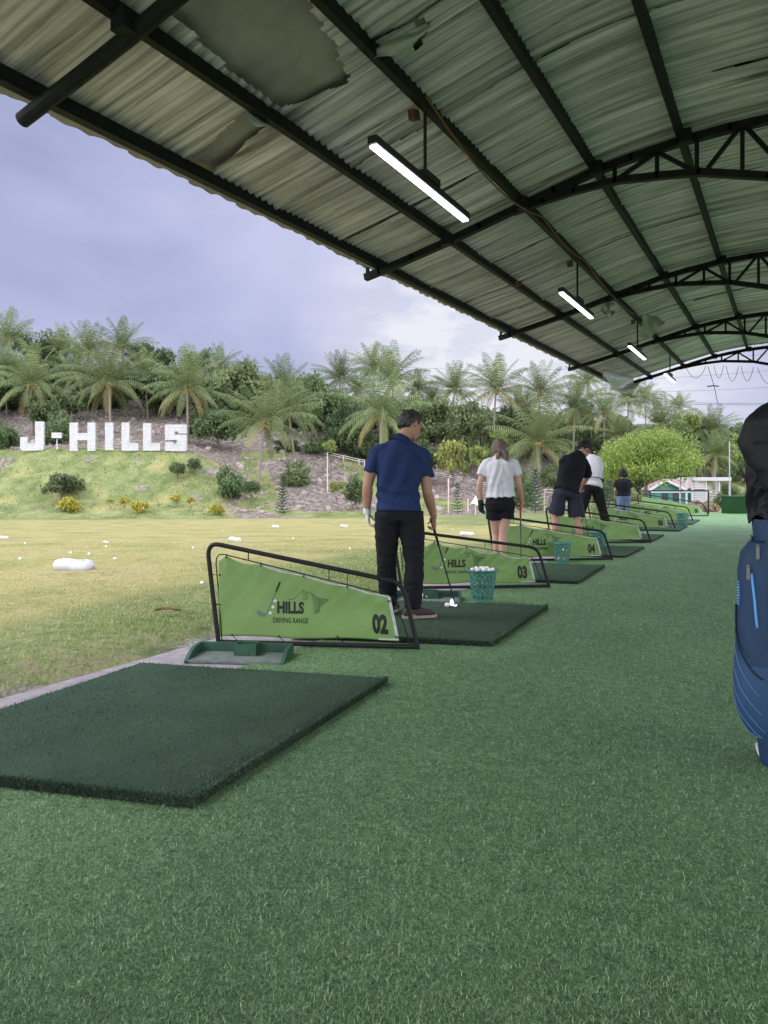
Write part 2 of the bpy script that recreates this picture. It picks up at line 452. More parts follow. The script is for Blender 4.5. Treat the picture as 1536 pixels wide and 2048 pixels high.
def ground_material():
    m = bpy.data.materials.new('range_ground'); m.use_nodes = True
    t = m.node_tree; L = t.links.new; b = t.nodes['Principled BSDF']
    b.inputs['Roughness'].default_value = 0.95; b.inputs['Specular IOR Level'].default_value = 0.1
    tc = t.nodes.new('ShaderNodeTexCoord')
    def nz(scale, det=6, rough=.6, st=None):
        n = t.nodes.new('ShaderNodeTexNoise'); n.inputs['Scale'].default_value = scale; n.inputs['Detail'].default_value = det; n.inputs['Roughness'].default_value = rough
        if st:
            mpn = t.nodes.new('ShaderNodeMapping'); mpn.inputs['Scale'].default_value = st; mpn.inputs['Rotation'].default_value = (0, 0, -YAW)
            L(tc.outputs['Object'], mpn.inputs[0]); L(mpn.outputs[0], n.inputs[0])
        else: L(tc.outputs['Object'], n.inputs[0])
        return n.outputs[0]
    def ramp(src, stops):
        r = t.nodes.new('ShaderNodeValToRGB')
        e = r.color_ramp.elements
        while len(e) < len(stops): e.new(0.5)
        for k, (p, c) in enumerate(stops): e[k].position = p; e[k].color = (*c, 1)
        L(src, r.inputs[0]); return r.outputs[0]
    def mth(op, a, bb):
        n = t.nodes.new('ShaderNodeMath'); n.operation = op
        for k, v in enumerate((a, bb)):
            if isinstance(v, (int, float)): n.inputs[k].default_value = v
            else: L(v, n.inputs[k])
        return n.outputs[0]
    def mix(f, a, bb):
        n = t.nodes.new('ShaderNodeMixRGB'); L(f, n.inputs[0]); L(a, n.inputs[1]); L(bb, n.inputs[2]); return n.outputs[0]
    big = nz(.55, 7, .62); fine = nz(7, 5, .7); vf = nz(30, 3, .6)
    straw = ramp(mth('ADD', mth('MULTIPLY', big, .6), mth('MULTIPLY', fine, .4)),
                 [(.40, (.20, .205, .08)), (.48, (.275, .27, .105)), (.55, (.35, .32, .15)), (.63, (.24, .20, .10))])
    green = ramp(mth('ADD', mth('MULTIPLY', big, .45), mth('MULTIPLY', fine, .55)),
                 [(.40, (.085, .12, .045)), (.5, (.165, .205, .08)), (.59, (.27, .275, .13))])
    rockc = ramp(mth('ADD', mth('MULTIPLY', nz(1.7, 8, .7), .6), mth('MULTIPLY', vf, .4)),
                 [(.38, (.075, .06, .048)), (.47, (.155, .13, .11)), (.54, (.25, .22, .195)), (.63, (.45, .42, .40))])
    def at(n):
        a = t.nodes.new('ShaderNodeAttribute'); a.attribute_name = n; return a.outputs['Fac']
    def soft(a, w):
        r = t.nodes.new('ShaderNodeMapRange'); r.inputs[1].default_value = .35; r.inputs[2].default_value = .65
        L(mth('ADD', a, mth('MULTIPLY', mth('SUBTRACT', fine, .5), w)), r.inputs[0]); return r.outputs[0]
    c = mix(soft(at('lush'), 1.0), straw, green)
    c = mix(soft(at('rock'), 1.2), c, rockc)
    L(c, b.inputs['Base Color'])
    bn = t.nodes.new('ShaderNodeBump'); bn.inputs['Strength'].default_value = .7; bn.inputs['Distance'].default_value = .06
    L(mth('ADD', fine, mth('MULTIPLY', vf, .6)), bn.inputs['Height']); L(bn.outputs[0], b.inputs['Normal'])
    return m
prop(link_mesh('ground', tme, ground_material()), kind='structure')

# ------------------------------------------------------------------ concrete strip and turf floor
def sheet(name, x0, x1, y0, y1, z, thick, m, nx=1, ny=1, kind='structure'):
    b = MB(); b.box(((x0 + x1) / 2, (y0 + y1) / 2, z - thick / 2), (x1 - x0, y1 - y0, thick))
    return prop(b.build(name, m), kind=kind)
sheet('concrete_path', -3.73, -2.9, -8, 28.0, 0.0, 0.35, M['concrete'])

def turf_material():
    m = bpy.data.materials.new('artificial_turf'); m.use_nodes = True
    t = m.node_tree; L = t.links.new; b = t.nodes['Principled BSDF']
    b.inputs['Roughness'].default_value = .6; b.inputs['Specular IOR Level'].default_value = .3
    tc = t.nodes.new('ShaderNodeTexCoord')
    n = t.nodes.new('ShaderNodeTexNoise'); n.inputs['Scale'].default_value = 75; n.inputs['Detail'].default_value = 5; n.inputs['Roughness'].default_value = .75
    w = t.nodes.new('ShaderNodeTexNoise'); w.inputs['Scale'].default_value = 1.3; w.inputs['Detail'].default_value = 4
    n3 = t.nodes.new('ShaderNodeTexNoise'); n3.inputs['Scale'].default_value = 22; n3.inputs['Detail'].default_value = 3
    for k in (n, w, n3): L(tc.outputs['Object'], k.inputs[0])
    r = t.nodes.new('ShaderNodeValToRGB'); e = r.color_ramp.elements; e.new(.5)
    e[0].position = .36; e[0].color = (.048, .11, .044, 1); e[1].position = .5; e[1].color = (.145, .275, .118, 1); e[2].position = .64; e[2].color = (.32, .49, .28, 1)
    ad = t.nodes.new('ShaderNodeMath'); ad.operation = 'MULTIPLY_ADD'; ad.inputs[1].default_value = .25
    L(n3.outputs[0], ad.inputs[0])
    sc = t.nodes.new('ShaderNodeMath'); sc.operation = 'MULTIPLY'; sc.inputs[1].default_value = .75; L(n.outputs[0], sc.inputs[0]); L(sc.outputs[0], ad.inputs[2])
    L(ad.outputs[0], r.inputs[0])
    hs = t.nodes.new('ShaderNodeHueSaturation'); mv = t.nodes.new('ShaderNodeMapRange'); mv.inputs[1].default_value = .3; mv.inputs[2].default_value = .7; mv.inputs[3].default_value = .88; mv.inputs[4].default_value = 1.12
    L(w.outputs[0], mv.inputs[0]); L(mv.outputs[0], hs.inputs['Value']); L(r.outputs[0], hs.inputs['Color'])
    L(hs.outputs[0], b.inputs['Base Color'])
    bn = t.nodes.new('ShaderNodeBump'); bn.inputs['Strength'].default_value = .8; bn.inputs['Distance'].default_value = .02
    L(n.outputs[0], bn.inputs['Height']); L(bn.outputs[0], b.inputs['Normal'])
    return m
M['turf'] = turf_material()
sheet('turf_floor', -2.995, 8.0, -8, 27.9, 0.012, 0.2, M['turf'])

def blade_mat(name, c1, c2, c3, rough=.5, trans=.15):
    m = bpy.data.materials.new(name); m.use_nodes = True
    t = m.node_tree; L = t.links.new; b = t.nodes['Principled BSDF']; o = t.nodes['Material Output']
    b.inputs['Roughness'].default_value = rough; b.inputs['Specular IOR Level'].default_value = .35
    a = t.nodes.new('ShaderNodeAttribute'); a.attribute_name = 'tone'
    r = t.nodes.new('ShaderNodeValToRGB'); e = r.color_ramp.elements; e.new(.5)
    for k, (p, c) in enumerate(((0, c1), (.5, c2), (1, c3))): e[k].position = p; e[k].color = (*c, 1)
    L(a.outputs['Fac'], r.inputs[0]); L(r.outputs[0], b.inputs['Base Color'])
    tr = t.nodes.new('ShaderNodeBsdfTranslucent'); L(r.outputs[0], tr.inputs[0])
    s = t.nodes.new('ShaderNodeMixShader'); s.inputs[0].default_value = trans
    L(b.outputs[0], s.inputs[1]); L(tr.outputs[0], s.inputs[2]); L(s.outputs[0], o.inputs[0])
    return m
def blades(name, pts, length, width, tone, m, lean=.6, curl=.8, parent=None):
    """curved ribbons, two quads each, all in one mesh"""
    n = len(pts)
    az = rng.uniform(0, 2 * pi, n); le = np.abs(rng.normal(lean, .35, n)); le2 = le + rng.uniform(.1, curl, n)
    d = np.stack([np.cos(az), np.sin(az)], -1)
    az2 = az + rng.normal(0, .8, n); d2 = np.stack([np.cos(az2), np.sin(az2)], -1)
    sid = np.stack([-d[:, 1], d[:, 0], np.zeros(n)], -1)
    L1 = length * .5
    up1 = np.concatenate([d * np.sin(le)[:, None], np.cos(le)[:, None]], -1) * L1[:, None]
    up2 = np.concatenate([d2 * np.sin(le2)[:, None], np.cos(le2)[:, None]], -1) * L1[:, None]
    w = (width / 2)[:, None]
    p0 = pts; p1 = pts + up1; p2 = p1 + up2
    v = np.stack([p0 - sid * w, p0 + sid * w, p1 - sid * w * .9, p1 + sid * w * .9, p2 - sid * w * .3, p2 + sid * w * .3], 1)
    b = (np.arange(n) * 6)[:, None]
    qd = np.concatenate([b + np.array([[0, 1, 3, 2]]), b + np.array([[2, 3, 5, 4]])], 0)
    me = np_mesh(name, v.reshape(-1, 3), qd)
    fattr(me, 'tone', np.repeat(tone, 6))
    return link_mesh(name, me, m, parent)
def cam_to_world(X, Z):
    return X * CS - Z * SN, X * SN + Z * CS
# short curled fibres of the turf, near the viewer
n = 760000
Z = 1.25 + (13.0 - 1.25) * rng.random(n) ** 2.3
X = (rng.uniform(-420, 1960, n) - CX) / FPX * Z
wx, wy = cam_to_world(X, Z)
k = (wx > -2.99) & (rng.random(n) < 1 - sstep(6.5, 13, Z))
wx, wy, Z = wx[k], wy[k], Z[k]
n = len(wx)
big = np.array([noise.noise((a * .9, b * .9, 5)) for a, b in zip(wx[::1], wy[::1])])
tone = np.clip(rng.normal(.42, .38, n) + .15 * big, 0, 1)
pts = np.stack([wx, wy, np.full(n, .011)], -1)
M['turf_fibre'] = blade_mat('turf_fibre', (.074, .165, .062), (.21, .375, .168), (.53, .67, .41))
prop(blades('turf_grass', pts, rng.uniform(.009, .019, n) * (1 + .05 * Z), rng.uniform(.0009, .0015, n) * (.7 + .24 * Z), tone, M['turf_fibre'], 1.0, 1.7), kind='stuff')
# real grass beside the concrete
n = 150000
Z = 3.2 + (17.0 - 3.2) * rng.random(n) ** 1.5
X = (rng.uniform(-600, 900, n) - CX) / FPX * Z
wx, wy = cam_to_world(X, Z)
d = -3.73 - wx
dens = np.array([noise.noise((a * .8, b * .8, 2.2)) for a, b in zip(wx, wy)])
bare = np.array([noise.noise((a * .9 + 4, b * .45, 12.2)) for a, b in zip(wx, wy)]) + .16 * np.exp(-((wy - 2.7) / .9) ** 2)
pr = np.clip(.9 - .085 * np.clip(d - 2.5, 0, 20), .15, 1) * np.where(dens < -.25, .4, 1)
pr = np.where((d < .75) & (bare > .0), pr * .22, pr)
k = (d > .03) & (rng.random(n) < pr)
wx, wy, Z, d = wx[k], wy[k], Z[k], d[k]; n = len(wx)
wzn = np.array([noise.noise((a * .5, b * .5, 7.2)) for a, b in zip(wx, wy)])
hz = np.array([terrain_at(a * CS + b * SN, -a * SN + b * CS).z for a, b in zip(wx, wy)])
strawy = np.clip((d - .9 + 1.8 * wzn) / 2.2, 0, 1)
tone = np.clip(rng.normal(.28, .16, n) * (1 - strawy) + strawy * rng.normal(.85, .12, n), 0, 1)
M['lawn_blade'] = blade_mat('lawn_blade', (.19, .28, .08), (.38, .45, .165), (.45, .40, .20), .6, .25)
prop(blades('lawn_grass', np.stack([wx, wy, hz - .003], -1), rng.uniform(.025, .06, n) * (1.15 - .5 * strawy), rng.uniform(.003, .0055, n) * (.7 + .06 * Z), tone, M['lawn_blade'], .7, 1.0), kind='stuff')

# loose stones on the rocky slope
n = 2600
sv, sq = [], []
ico = bmesh.new(); bmesh.ops.create_icosphere(ico, subdivisions=1, radius=1)
iv = np.array([v.co[:] for v in ico.verts]); it = np.array([[v.index for v in f.verts] for f in ico.faces]); ico.free()
cnt = 0
for _ in range(n * 4):
    px = rng.uniform(-200, 1180); Zc = rng.uniform(72, 112) if px > 470 else rng.uniform(86, 118)
    Xc = (px - CX) / FPX * Zc; p = terrain_at(Xc, Zc)
    if noise.noise((p.x * .25, p.y * .25, 9)) < -.02: continue
    s = rng.uniform(.08, .2) * (1 + 1.4 * (rng.random() < .12))
    vv = iv * s * rng.uniform(.6, 1.4, 3) * (1 + rng.uniform(-.25, .25, (len(iv), 1))) + np.array(p) + np.array([0, 0, s * .15])
    sv.append(vv); sq.append(it + cnt * len(iv)); cnt += 1
    if cnt >= n: break
M['stone'] = mat('limestone_rubble', (.30, .26, .25), .95, var=.45, vscale=.8)
prop(link_mesh('rubble', np_mesh('rubble', np.concatenate(sv), None, np.concatenate(sq)), M['stone'], smooth=False), kind='stuff')
# dry tufts and weeds on the slopes
n = 26000
px = rng.uniform(-300, 1300, n); Zc = np.where(px < 420, rng.uniform(70, 118, n), rng.uniform(69, 112, n))
keep, zz, tn = [], [], []
for a, b in zip(px, Zc):
    Xc = (a - CX) / FPX * b; p = terrain_at(Xc, b)
    w = noise.noise((p.x * .3, p.y * .3, 6))
    on_green = a < 420 and b < 85
    if w < (-.1 if on_green else .05): continue
    keep.append(p); tn.append(min(1, max(0, (.15 if on_green else .55) + .5 * w + rng.normal(0, .2))))
keep = np.array(keep); n = len(keep)
M['weed'] = blade_mat('weed', (.15, .20, .085), (.24, .27, .12), (.34, .30, .17), .7, .25)
prop(blades('slope_weeds', keep, rng.uniform(.08, .30, n), rng.uniform(.05, .12, n), np.array(tn), M['weed'], .6, .8), kind='stuff')

# ================================================================== shed (cantilevered driving-range roof)
RK = 0.0135
W1, BAY = 6.64, 4.16
PROF = [(-4.02, 3.405), (-3.80, 3.47), (-3.03, 3.649), (-2.238, 3.869), (-1.54, 4.065), (-.795, 4.175), (-.12, 4.20), (.5, 4.17), (1.5, 4.06), (2.4, 3.87), (3.3, 3.6), (4.2, 3.25)]
PXs = np.array([p[0] for p in PROF]); PZs = np.array([p[1] for p in PROF])
def roof_z(x, y):
    """underside line of the purlins, smoothed between the measured points"""
    z = np.interp(x, PXs, PZs) * .5 + np.interp(x - .25, PXs, PZs) * .25 + np.interp(x + .25, PXs, PZs) * .25
    return z + RK * (y - W1)
def R(px, py, off=0.09):
    """point of the roof lining seen at this place of the photograph"""
    lo = None
    for i in range(1, 4000):
        Zc = .3 + i * .006
        p = P(px, py, Zc)
        if p.z > float(roof_z(p.x, p.y)) + off: return p
    return p
Y0, Y1 = -4.5, 20.0
shed = thing('shed', 'long open shed with a curved foil-lined roof on dark steel trusses, roofing the tees', 'shed', (1.05, 8, 0))
shed_off = Vector((-1.05, -8, 0))
def sp(o):
    o.parent = shed; o.location = shed_off; return o

# foil lining: corrugated, in strips across the roof, torn away in places
holes = []
def hole(pts): holes.append([(R(*p).x, R(*p).y) for p in pts])
hole([(372, 332), (418, 346), (546, 243), (494, 213)])
hole([(470, 150), (560, 214), (700, 160), (668, 85), (610, -10), (300, -20)])
hole([(812, 95), (838, 92), (862, 40), (835, 30)])
def inside(poly, x, y):
    c = False; j = len(poly) - 1
    for i in range(len(poly)):
        if (poly[i][1] > y) != (poly[j][1] > y) and x < (poly[j][0] - poly[i][0]) * (y - poly[i][1]) / (poly[j][1] - poly[i][1]) + poly[i][0]: c = not c
        j = i
    return c
fx = np.concatenate([np.arange(-3.86, -1.0, .032), np.arange(-1.0, 1.6, .075), np.arange(1.6, 4.2, .3)])
fy = np.arange(Y0, 19.2, .0095)
FX, FY = np.meshgrid(fx, fy)
FZ = roof_z(FX, FY) + .085
nzv = np.zeros_like(FX)
# slow noise on a coarse grid, interpolated
gx = np.linspace(-4.2, 4.4, 44); gy = np.linspace(Y0 - .5, 19.8, 124)
def coarse(sx, sy, seed):
    g = np.array([[noise.noise((a * sx, b * sy, seed)) for a in gx] for b in gy])
    ix = np.clip((FX - gx[0]) / (gx[1] - gx[0]), 0, len(gx) - 1.001); iy = np.clip((FY - gy[0]) / (gy[1] - gy[0]), 0, len(gy) - 1.001)
    x0 = ix.astype(int); y0 = iy.astype(int); u = ix - x0; w = iy - y0
    return g[y0, x0] * (1 - u) * (1 - w) + g[y0, x0 + 1] * u * (1 - w) + g[y0 + 1, x0] * (1 - u) * w + g[y0 + 1, x0 + 1] * u * w
na = coarse(.8, .5, 1.0); nb = coarse(.5, 1.6, 5.0); nc = coarse(1.3, 2.6, 9.0)
amp = np.clip(.0085 + .012 * na + .005 * sstep(2.5, 6, FY), .0012, .015)
flat = np.clip(sstep(4.6, 2.2, FY) * .9, 0, 1) * sstep(-.6, .3, -FX - .3)
amp = amp * (1 - .75 * flat)
corr = amp * 3.0 * (1 - np.abs(np.sin(pi * FY / .082 + .6 * nb)) ** .6 - .35)
STRIP = 1.02
fr = (FY / STRIP + .06 * nc + .3) % 1.0
lip = -(.018 + .022 * np.clip(nb + .15, 0, 1)) * np.exp(-(1 - fr) * STRIP / .05)
sag = -.02 * np.clip(nb + .2, 0, 1) - .012 * np.clip(nc, 0, 1) - .01 * na
span = np.zeros_like(FX)
FZ = FZ + corr + lip + sag
FZ = np.minimum(FZ, roof_z(FX, FY) + .122)
nyf, nxf = FX.shape
ids = np.arange(nyf * nxf).reshape(nyf, nxf)
qq = np.stack([ids[:-1, :-1], ids[:-1, 1:], ids[1:, 1:], ids[1:, :-1]], -1).reshape(-1, 4)
cx = (FX[:-1, :-1] + .014).ravel(); cy = (FY[:-1, :-1] + .006).ravel()
kill = np.zeros(len(qq), bool)
for h in holes:
    hx = [p[0] for p in h]; hy = [p[1] for p in h]
    cand = np.where((cx > min(hx) - .2) & (cx < max(hx) + .2) & (cy > min(hy) - .2) & (cy < max(hy) + .2))[0]
    for c in cand:
        e = .022 * noise.noise((cx[c] * 4, cy[c] * 4, 2)) + .006 * noise.noise((cx[c] * 11, cy[c] * 11, 2))
        if inside(h, cx[c] + e, cy[c] + e): kill[c] = True
# strips come apart here and there: narrow dark gaps at the joints
gap = ((fr[:-1, :-1].ravel() < .014 + .10 * np.clip(nb[:-1, :-1].ravel() - .06, 0, 1)))
kill |= gap
qq = qq[~kill]
seam = np.exp(-np.minimum(fr, 1 - fr) * STRIP / .02) + .8 * np.exp(-np.abs(((fr * 2) % 1) - .5 + .01 * nc) * STRIP / 2 / .008)
fme = np_mesh('foil_lining', np.stack([FX, FY, FZ], -1).reshape(-1, 3), qq)
fattr(fme, 'seam', np.clip(seam, 0, 1)); 
def foil_material():
    m = bpy.data.materials.new('foil_lining'); m.use_nodes = True
    t = m.node_tree; L = t.links.new; b = t.nodes['Principled BSDF']
    b.inputs['Metallic'].default_value = .35; b.inputs['Roughness'].default_value = .36
    tc = t.nodes.new('ShaderNodeTexCoord')
    n = t.nodes.new('ShaderNodeTexNoise'); n.inputs['Scale'].default_value = 1.1; n.inputs['Detail'].default_value = 7; n.inputs['Roughness'].default_value = .65
    g = t.nodes.new('ShaderNodeTexNoise'); g.inputs['Scale'].default_value = 160; g.inputs['Detail'].default_value = 2
    mpn = t.nodes.new('ShaderNodeMapping'); mpn.inputs['Scale'].default_value = (.7, 9, 1)
    s = t.nodes.new('ShaderNodeTexNoise'); s.inputs['Scale'].default_value = 1.0; s.inputs['Detail'].default_value = 5; s.inputs['Roughness'].default_value = .7
    L(tc.outputs['Object'], n.inputs[0]); L(tc.outputs['Object'], g.inputs[0]); L(tc.outputs['Object'], mpn.inputs[0]); L(mpn.outputs[0], s.inputs[0])
    r = t.nodes.new('ShaderNodeValToRGB'); e = r.color_ramp.elements
    e[0].position = .3; e[0].color = (.52, .47, .53, 1); e[1].position = .7; e[1].color = (.94, .85, .95, 1)
    a = t.nodes.new('ShaderNodeMath'); a.operation = 'MULTIPLY_ADD'; a.inputs[1].default_value = .55
    a2 = t.nodes.new('ShaderNodeMath'); a2.operation = 'MULTIPLY'; a2.inputs[1].default_value = .45
    L(s.outputs[0], a2.inputs[0]); L(n.outputs[0], a.inputs[0]); L(a2.outputs[0], a.inputs[2]); L(a.outputs[0], r.inputs[0])
    at = t.nodes.new('ShaderNodeAttribute'); at.attribute_name = 'seam'
    mx = t.nodes.new('ShaderNodeMixRGB'); mx.inputs[2].default_value = (.05, .05, .045, 1)
    sm = t.nodes.new('ShaderNodeMath'); sm.operation = 'MULTIPLY'; L(at.outputs['Fac'], sm.inputs[0]); L(s.outputs[0], sm.inputs[1])
    s2 = t.nodes.new('ShaderNodeMath'); s2.operation = 'MULTIPLY'; s2.inputs[1].default_value = 2.0; L(sm.outputs[0], s2.inputs[0])
    st = t.nodes.new('ShaderNodeTexNoise'); st.inputs['Scale'].default_value = 1.0; st.inputs['Detail'].default_value = 4
    mp2 = t.nodes.new('ShaderNodeMapping'); mp2.inputs['Scale'].default_value = (.8, 5.5, 1); mp2.inputs['Location'].default_value = (3, 1, 0)
    L(tc.outputs['Object'], mp2.inputs[0]); L(mp2.outputs[0], st.inputs[0])
    sr = t.nodes.new('ShaderNodeMapRange'); sr.inputs[1].default_value = .63; sr.inputs[2].default_value = .72; sr.inputs[4].default_value = .75; L(st.outputs[0], sr.inputs[0])
    sx_ = t.nodes.new('ShaderNodeMixRGB'); sx_.inputs[2].default_value = (.20, .155, .14, 1); L(sr.outputs[0], sx_.inputs[0]); L(r.outputs[0], sx_.inputs[1])
    # fine streaks painted into the colour for the glint and shade of ribs
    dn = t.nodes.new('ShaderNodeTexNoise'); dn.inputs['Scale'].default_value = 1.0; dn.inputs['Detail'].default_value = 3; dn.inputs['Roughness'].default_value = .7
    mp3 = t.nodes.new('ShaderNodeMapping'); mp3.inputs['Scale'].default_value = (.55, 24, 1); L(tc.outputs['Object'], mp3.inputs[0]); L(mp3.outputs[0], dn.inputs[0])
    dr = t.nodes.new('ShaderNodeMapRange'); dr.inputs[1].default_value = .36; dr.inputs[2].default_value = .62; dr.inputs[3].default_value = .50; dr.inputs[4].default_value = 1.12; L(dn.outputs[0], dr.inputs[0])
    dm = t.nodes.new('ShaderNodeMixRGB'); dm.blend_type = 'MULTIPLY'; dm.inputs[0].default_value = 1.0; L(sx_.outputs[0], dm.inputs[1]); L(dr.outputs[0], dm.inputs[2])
    L(s2.outputs[0], mx.inputs[0]); L(dm.outputs[0], mx.inputs[1]); L(mx.outputs[0], b.inputs['Base Color'])
    bn = t.nodes.new('ShaderNodeBump'); bn.inputs['Strength'].default_value = .35; bn.inputs['Distance'].default_value = .004
    L(g.outputs[0], bn.inputs['Height']); L(bn.outputs[0], b.inputs['Normal'])
    return m
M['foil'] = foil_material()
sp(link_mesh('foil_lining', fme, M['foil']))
# metal decking above it, its rippled edge showing past the eave
dx = np.concatenate([np.arange(-4.06, 4.3, .2)]); dy = np.arange(Y0, 19.4, .019)
DX, DY = np.meshgrid(dx, dy)
DX = DX + np.where(DX < -4.0, .012 * np.sin(DY * 2.1) * np.sin(DY * .7), 0) + np.where(DX < -4.0, .009 * np.sign(np.sin(2 * pi * DY / .53 + 1.5 * np.sin(DY))), 0)
DZ = roof_z(DX, DY) + .135 + .006 * np.sin(2 * pi * DY / .19)
i2 = np.arange(DX.size).reshape(DX.shape)
q2 = np.stack([i2[:-1, :-1], i2[:-1, 1:], i2[1:, 1:], i2[1:, :-1]], -1).reshape(-1, 4)
M['deck'] = mat('grey_roof_deck', (.37, .325, .345), .6, .1, var=.22, vscale=2.5)
sp(link_mesh('roof_deck', np_mesh('roof_deck', np.stack([DX, DY, DZ], -1).reshape(-1, 3), q2), M['deck']))
# purlins
for x in (-3.80, -3.03, -2.238, -1.54, -.795, .0, .8, 1.6, 2.4, 3.2, 4.0):
    b = MB(); pts = [(x, y, float(roof_z(x, y)) + .04) for y in (Y0, 19.25)]
    b.bar(pts[0], pts[1], .055 if x > -3.7 else .07, .09)
    sp(b.build('purlin', M['steel']))
# trusses
def chord(pts, w, b):
    for a, c in zip(pts[:-1], pts[1:]):
        a, c = Vector(a), Vector(c); d = (c - a).normalized() * w * .2
        b.bar(a - d, c + d, w, w)
BOT = [(-2.3, 3.80), (-2.0, 3.85), (-1.714, 3.885), (-1.339, 3.905), (-.983, 3.872), (-.647, 3.835), (-.122, 3.69), (.25, 3.5), (.6, 3.15), (.85, 2.6), (.95, 2.0)]
def bot_z(x): return float(np.interp(x, [p[0] for p in BOT], [p[1] for p in BOT]))
for k in range(5):
    y = W1 + (k - 1) * BAY
    last = k == 4
    if last: y = 19.12
    dz = RK * (y - W1)
    w = .07 if k else .10
    if k == 0: y = 2.6
    b = MB()
    if k == 0:
        top = [(x, y, float(roof_z(x, y)) - .07) for x in (-3.92, -3.4, -3.03, -2.24, -1.54, -.8, 0, .8, 1.6, 2.4, 3.2, 4.0)]
        b.tube(top, .045, 12)
    else:
        top = [(x, y, float(roof_z(x, y)) - .035) for x in (-3.97, -3.8, -3.4, -3.03, -2.65, -2.24, -1.9, -1.54, -1.2, -.8, -.4, 0, .4, .8, 1.2, 1.6, 2.4, 3.2, 4.0)]
        chord(top, w, b)
        # little stub at the tip, where a gutter bracket was
        b.bar((-3.955, y, top[0][2]), (-3.955, y, top[0][2] + .10), .03, .03, up=(1, 0, 0))
    tr = sp(b.build('truss', M['steel']))
    b = MB(); chord([(x, y, z + dz) for x, z in BOT], .06, b)
    lc = b.build('lower_chord', M['steel'], tr)
    vx = [-1.70, -1.345, -.983, -.66, -.31, .1, .5]
    T = lambda x: (x, y, float(roof_z(x, y)) - .06)
    Bt = lambda x: (x, y, bot_z(x) + dz)
    for a, c in [(Bt(x), T(x)) for x in vx] + [(Bt(-1.345), T(-.983)), (T(-.983), Bt(-.66)), (Bt(-.60), T(-.34)), (T(-.28), Bt(.1)), (Bt(.15), T(.5))]:
        b = MB(); b.bar(a, c, .034, .034, up=(0, 1, 0)); b.build('web_bar', M['steel'], tr)
    # welded cleats where the purlins sit on the truss
    for x in (-3.03, -2.238, -1.54, -.795):
        c = MB(); z = float(roof_z(x, y)); c.box((x + .05, y - .06, z - .03), (.10, .09, .11)); c.build('cleat', M['steel'], tr)
    c = MB(); c.box((1.05, y, (3.9 + dz) / 2 + .01), (.16, .16, 3.88 + dz)); sp(c.build('post', M['steel']))
# brown conduit along the third purlin, sagging
for (x, y0, y1, sg) in ((-2.17, 4.4, 7.1, .16), (-2.17, 7.1, 8.9, .06), (-2.17, 8.9, 12.6, .10)):
    b = MB(); pts = []
    for i in range(21):
        f = i / 20; y = y0 + (y1 - y0) * f
        pts.append((x + .02, y, float(roof_z(x, y)) - .02 - sg * 4 * f * (1 - f)))
    b.tube(pts, .0075, 6); sp(b.build('conduit', M['cable']))
for (px, py) in ((828, 222), (1140, 523), (1036, 563), (1266, 640)):
    p = R(px, py, 0.0); b = MB(); b.box(p - Vector((0, 0, .03)), (.05, .09, .07), Matrix.Rotation(.3, 3, 'X')); sp(b.build('junction_box', M['rust']))
# loose foil
def flap(name, ptsgrid, m):
    nv = len(ptsgrid); nu = len(ptsgrid[0]); b = MB()
    b.add([p for r_ in ptsgrid for p in r_], [(i * nu + j, i * nu + j + 1, (i + 1) * nu + j + 1, (i + 1) * nu + j) for i in range(nv - 1) for j in range(nu - 1)])
    o = b.build(name, m, smooth=True)
    md = o.modifiers.new('s', 'SOLIDIFY'); md.thickness = .004
    md = o.modifiers.new('u', 'SUBSURF'); md.levels = 1; md.render_levels = 1
    return sp(o)
def hang(px0, py0, px1, py1, drop, seed, cols=7, rows=5, sway=.12):
    a, c = R(px0, py0, .04), R(px1, py1, .04); rows_ = []
    for i in range(rows):
        f = i / (rows - 1); r_ = []
        for j in range(cols):
            g = j / (cols - 1); p = a.lerp(c, g)
            dr = drop * f * (.35 + .65 * math.sin(pi * min(1, .15 + g * .9)))
            p = p + Vector((sway * f * noise.noise((g * 3, f * 2, seed)) * 2, sway * f * noise.noise((g * 3, f * 2, seed + 5)) * 2, -dr))
            r_.append(p)
        rows_.append(r_)
    return rows_
M['foil_loose'] = mat('loose_foil', (.40, .43, .42), .45, .3, var=.25, vscale=5)
flap('loose_foil', hang(1203, 735, 1268, 752, .45, 3, sway=.3), M['foil_loose'])
flap('loose_foil', hang(1285, 628, 1318, 633, .42, 8, sway=.2), M['foil_loose'])
flap('loose_foil', hang(1204, 601, 1228, 606, .30, 12, sway=.16), M['foil_loose'])
flap('loose_foil', hang(752, 96, 858, 42, .10, 21, sway=.10), M['foil_loose'])
flap('loose_foil', hang(494, 214, 534, 238, .10, 31, sway=.04), M['foil_loose'])
flap('loose_foil', hang(1230, 772, 1300, 752, .22, 41, sway=.2), M['foil_loose'])
# strings of cable looping under the last truss
yl = 19.2
b = MB()
def atY(px, py, y=yl):
    q_ = (px - CX) / FPX
    Zc = y / (q_ * SN + CS); return P(px, py, Zc)
for (a, c, d) in (((1372, 734), (1412, 732), 757), ((1428, 731), (1447, 731), 756), ((1452, 731), (1477, 732), 762), ((1482, 732), (1507, 734), 761), ((1515, 735), (1560, 738), 766)):
    p0, p2 = atY(*a), atY(*c); pts = []
    for i in range(13):
        f = i / 12; p = p0.lerp(p2, f); p.z -= (p0.z - atY(a[0], d).z) * 4 * f * (1 - f); pts.append(p)
    b.tube(pts, .006, 5)
prop(b.build('hanging_cable', M['wire']), 'thin cable looping in festoons under the last truss', 'cable')
b = MB(); p0, p1 = atY(1416, 733), atY(1436, 808); b.tube([p0, p0.lerp(p1, .5) + Vector((.02, 0, 0)), p1], .008, 5)
pm = p0.lerp(p1, .53); b.tube([pm + Vector((-.13, -.05, 0)), pm + Vector((0, 0, .012)), pm + Vector((.12, .05, 0))], .015, 6)
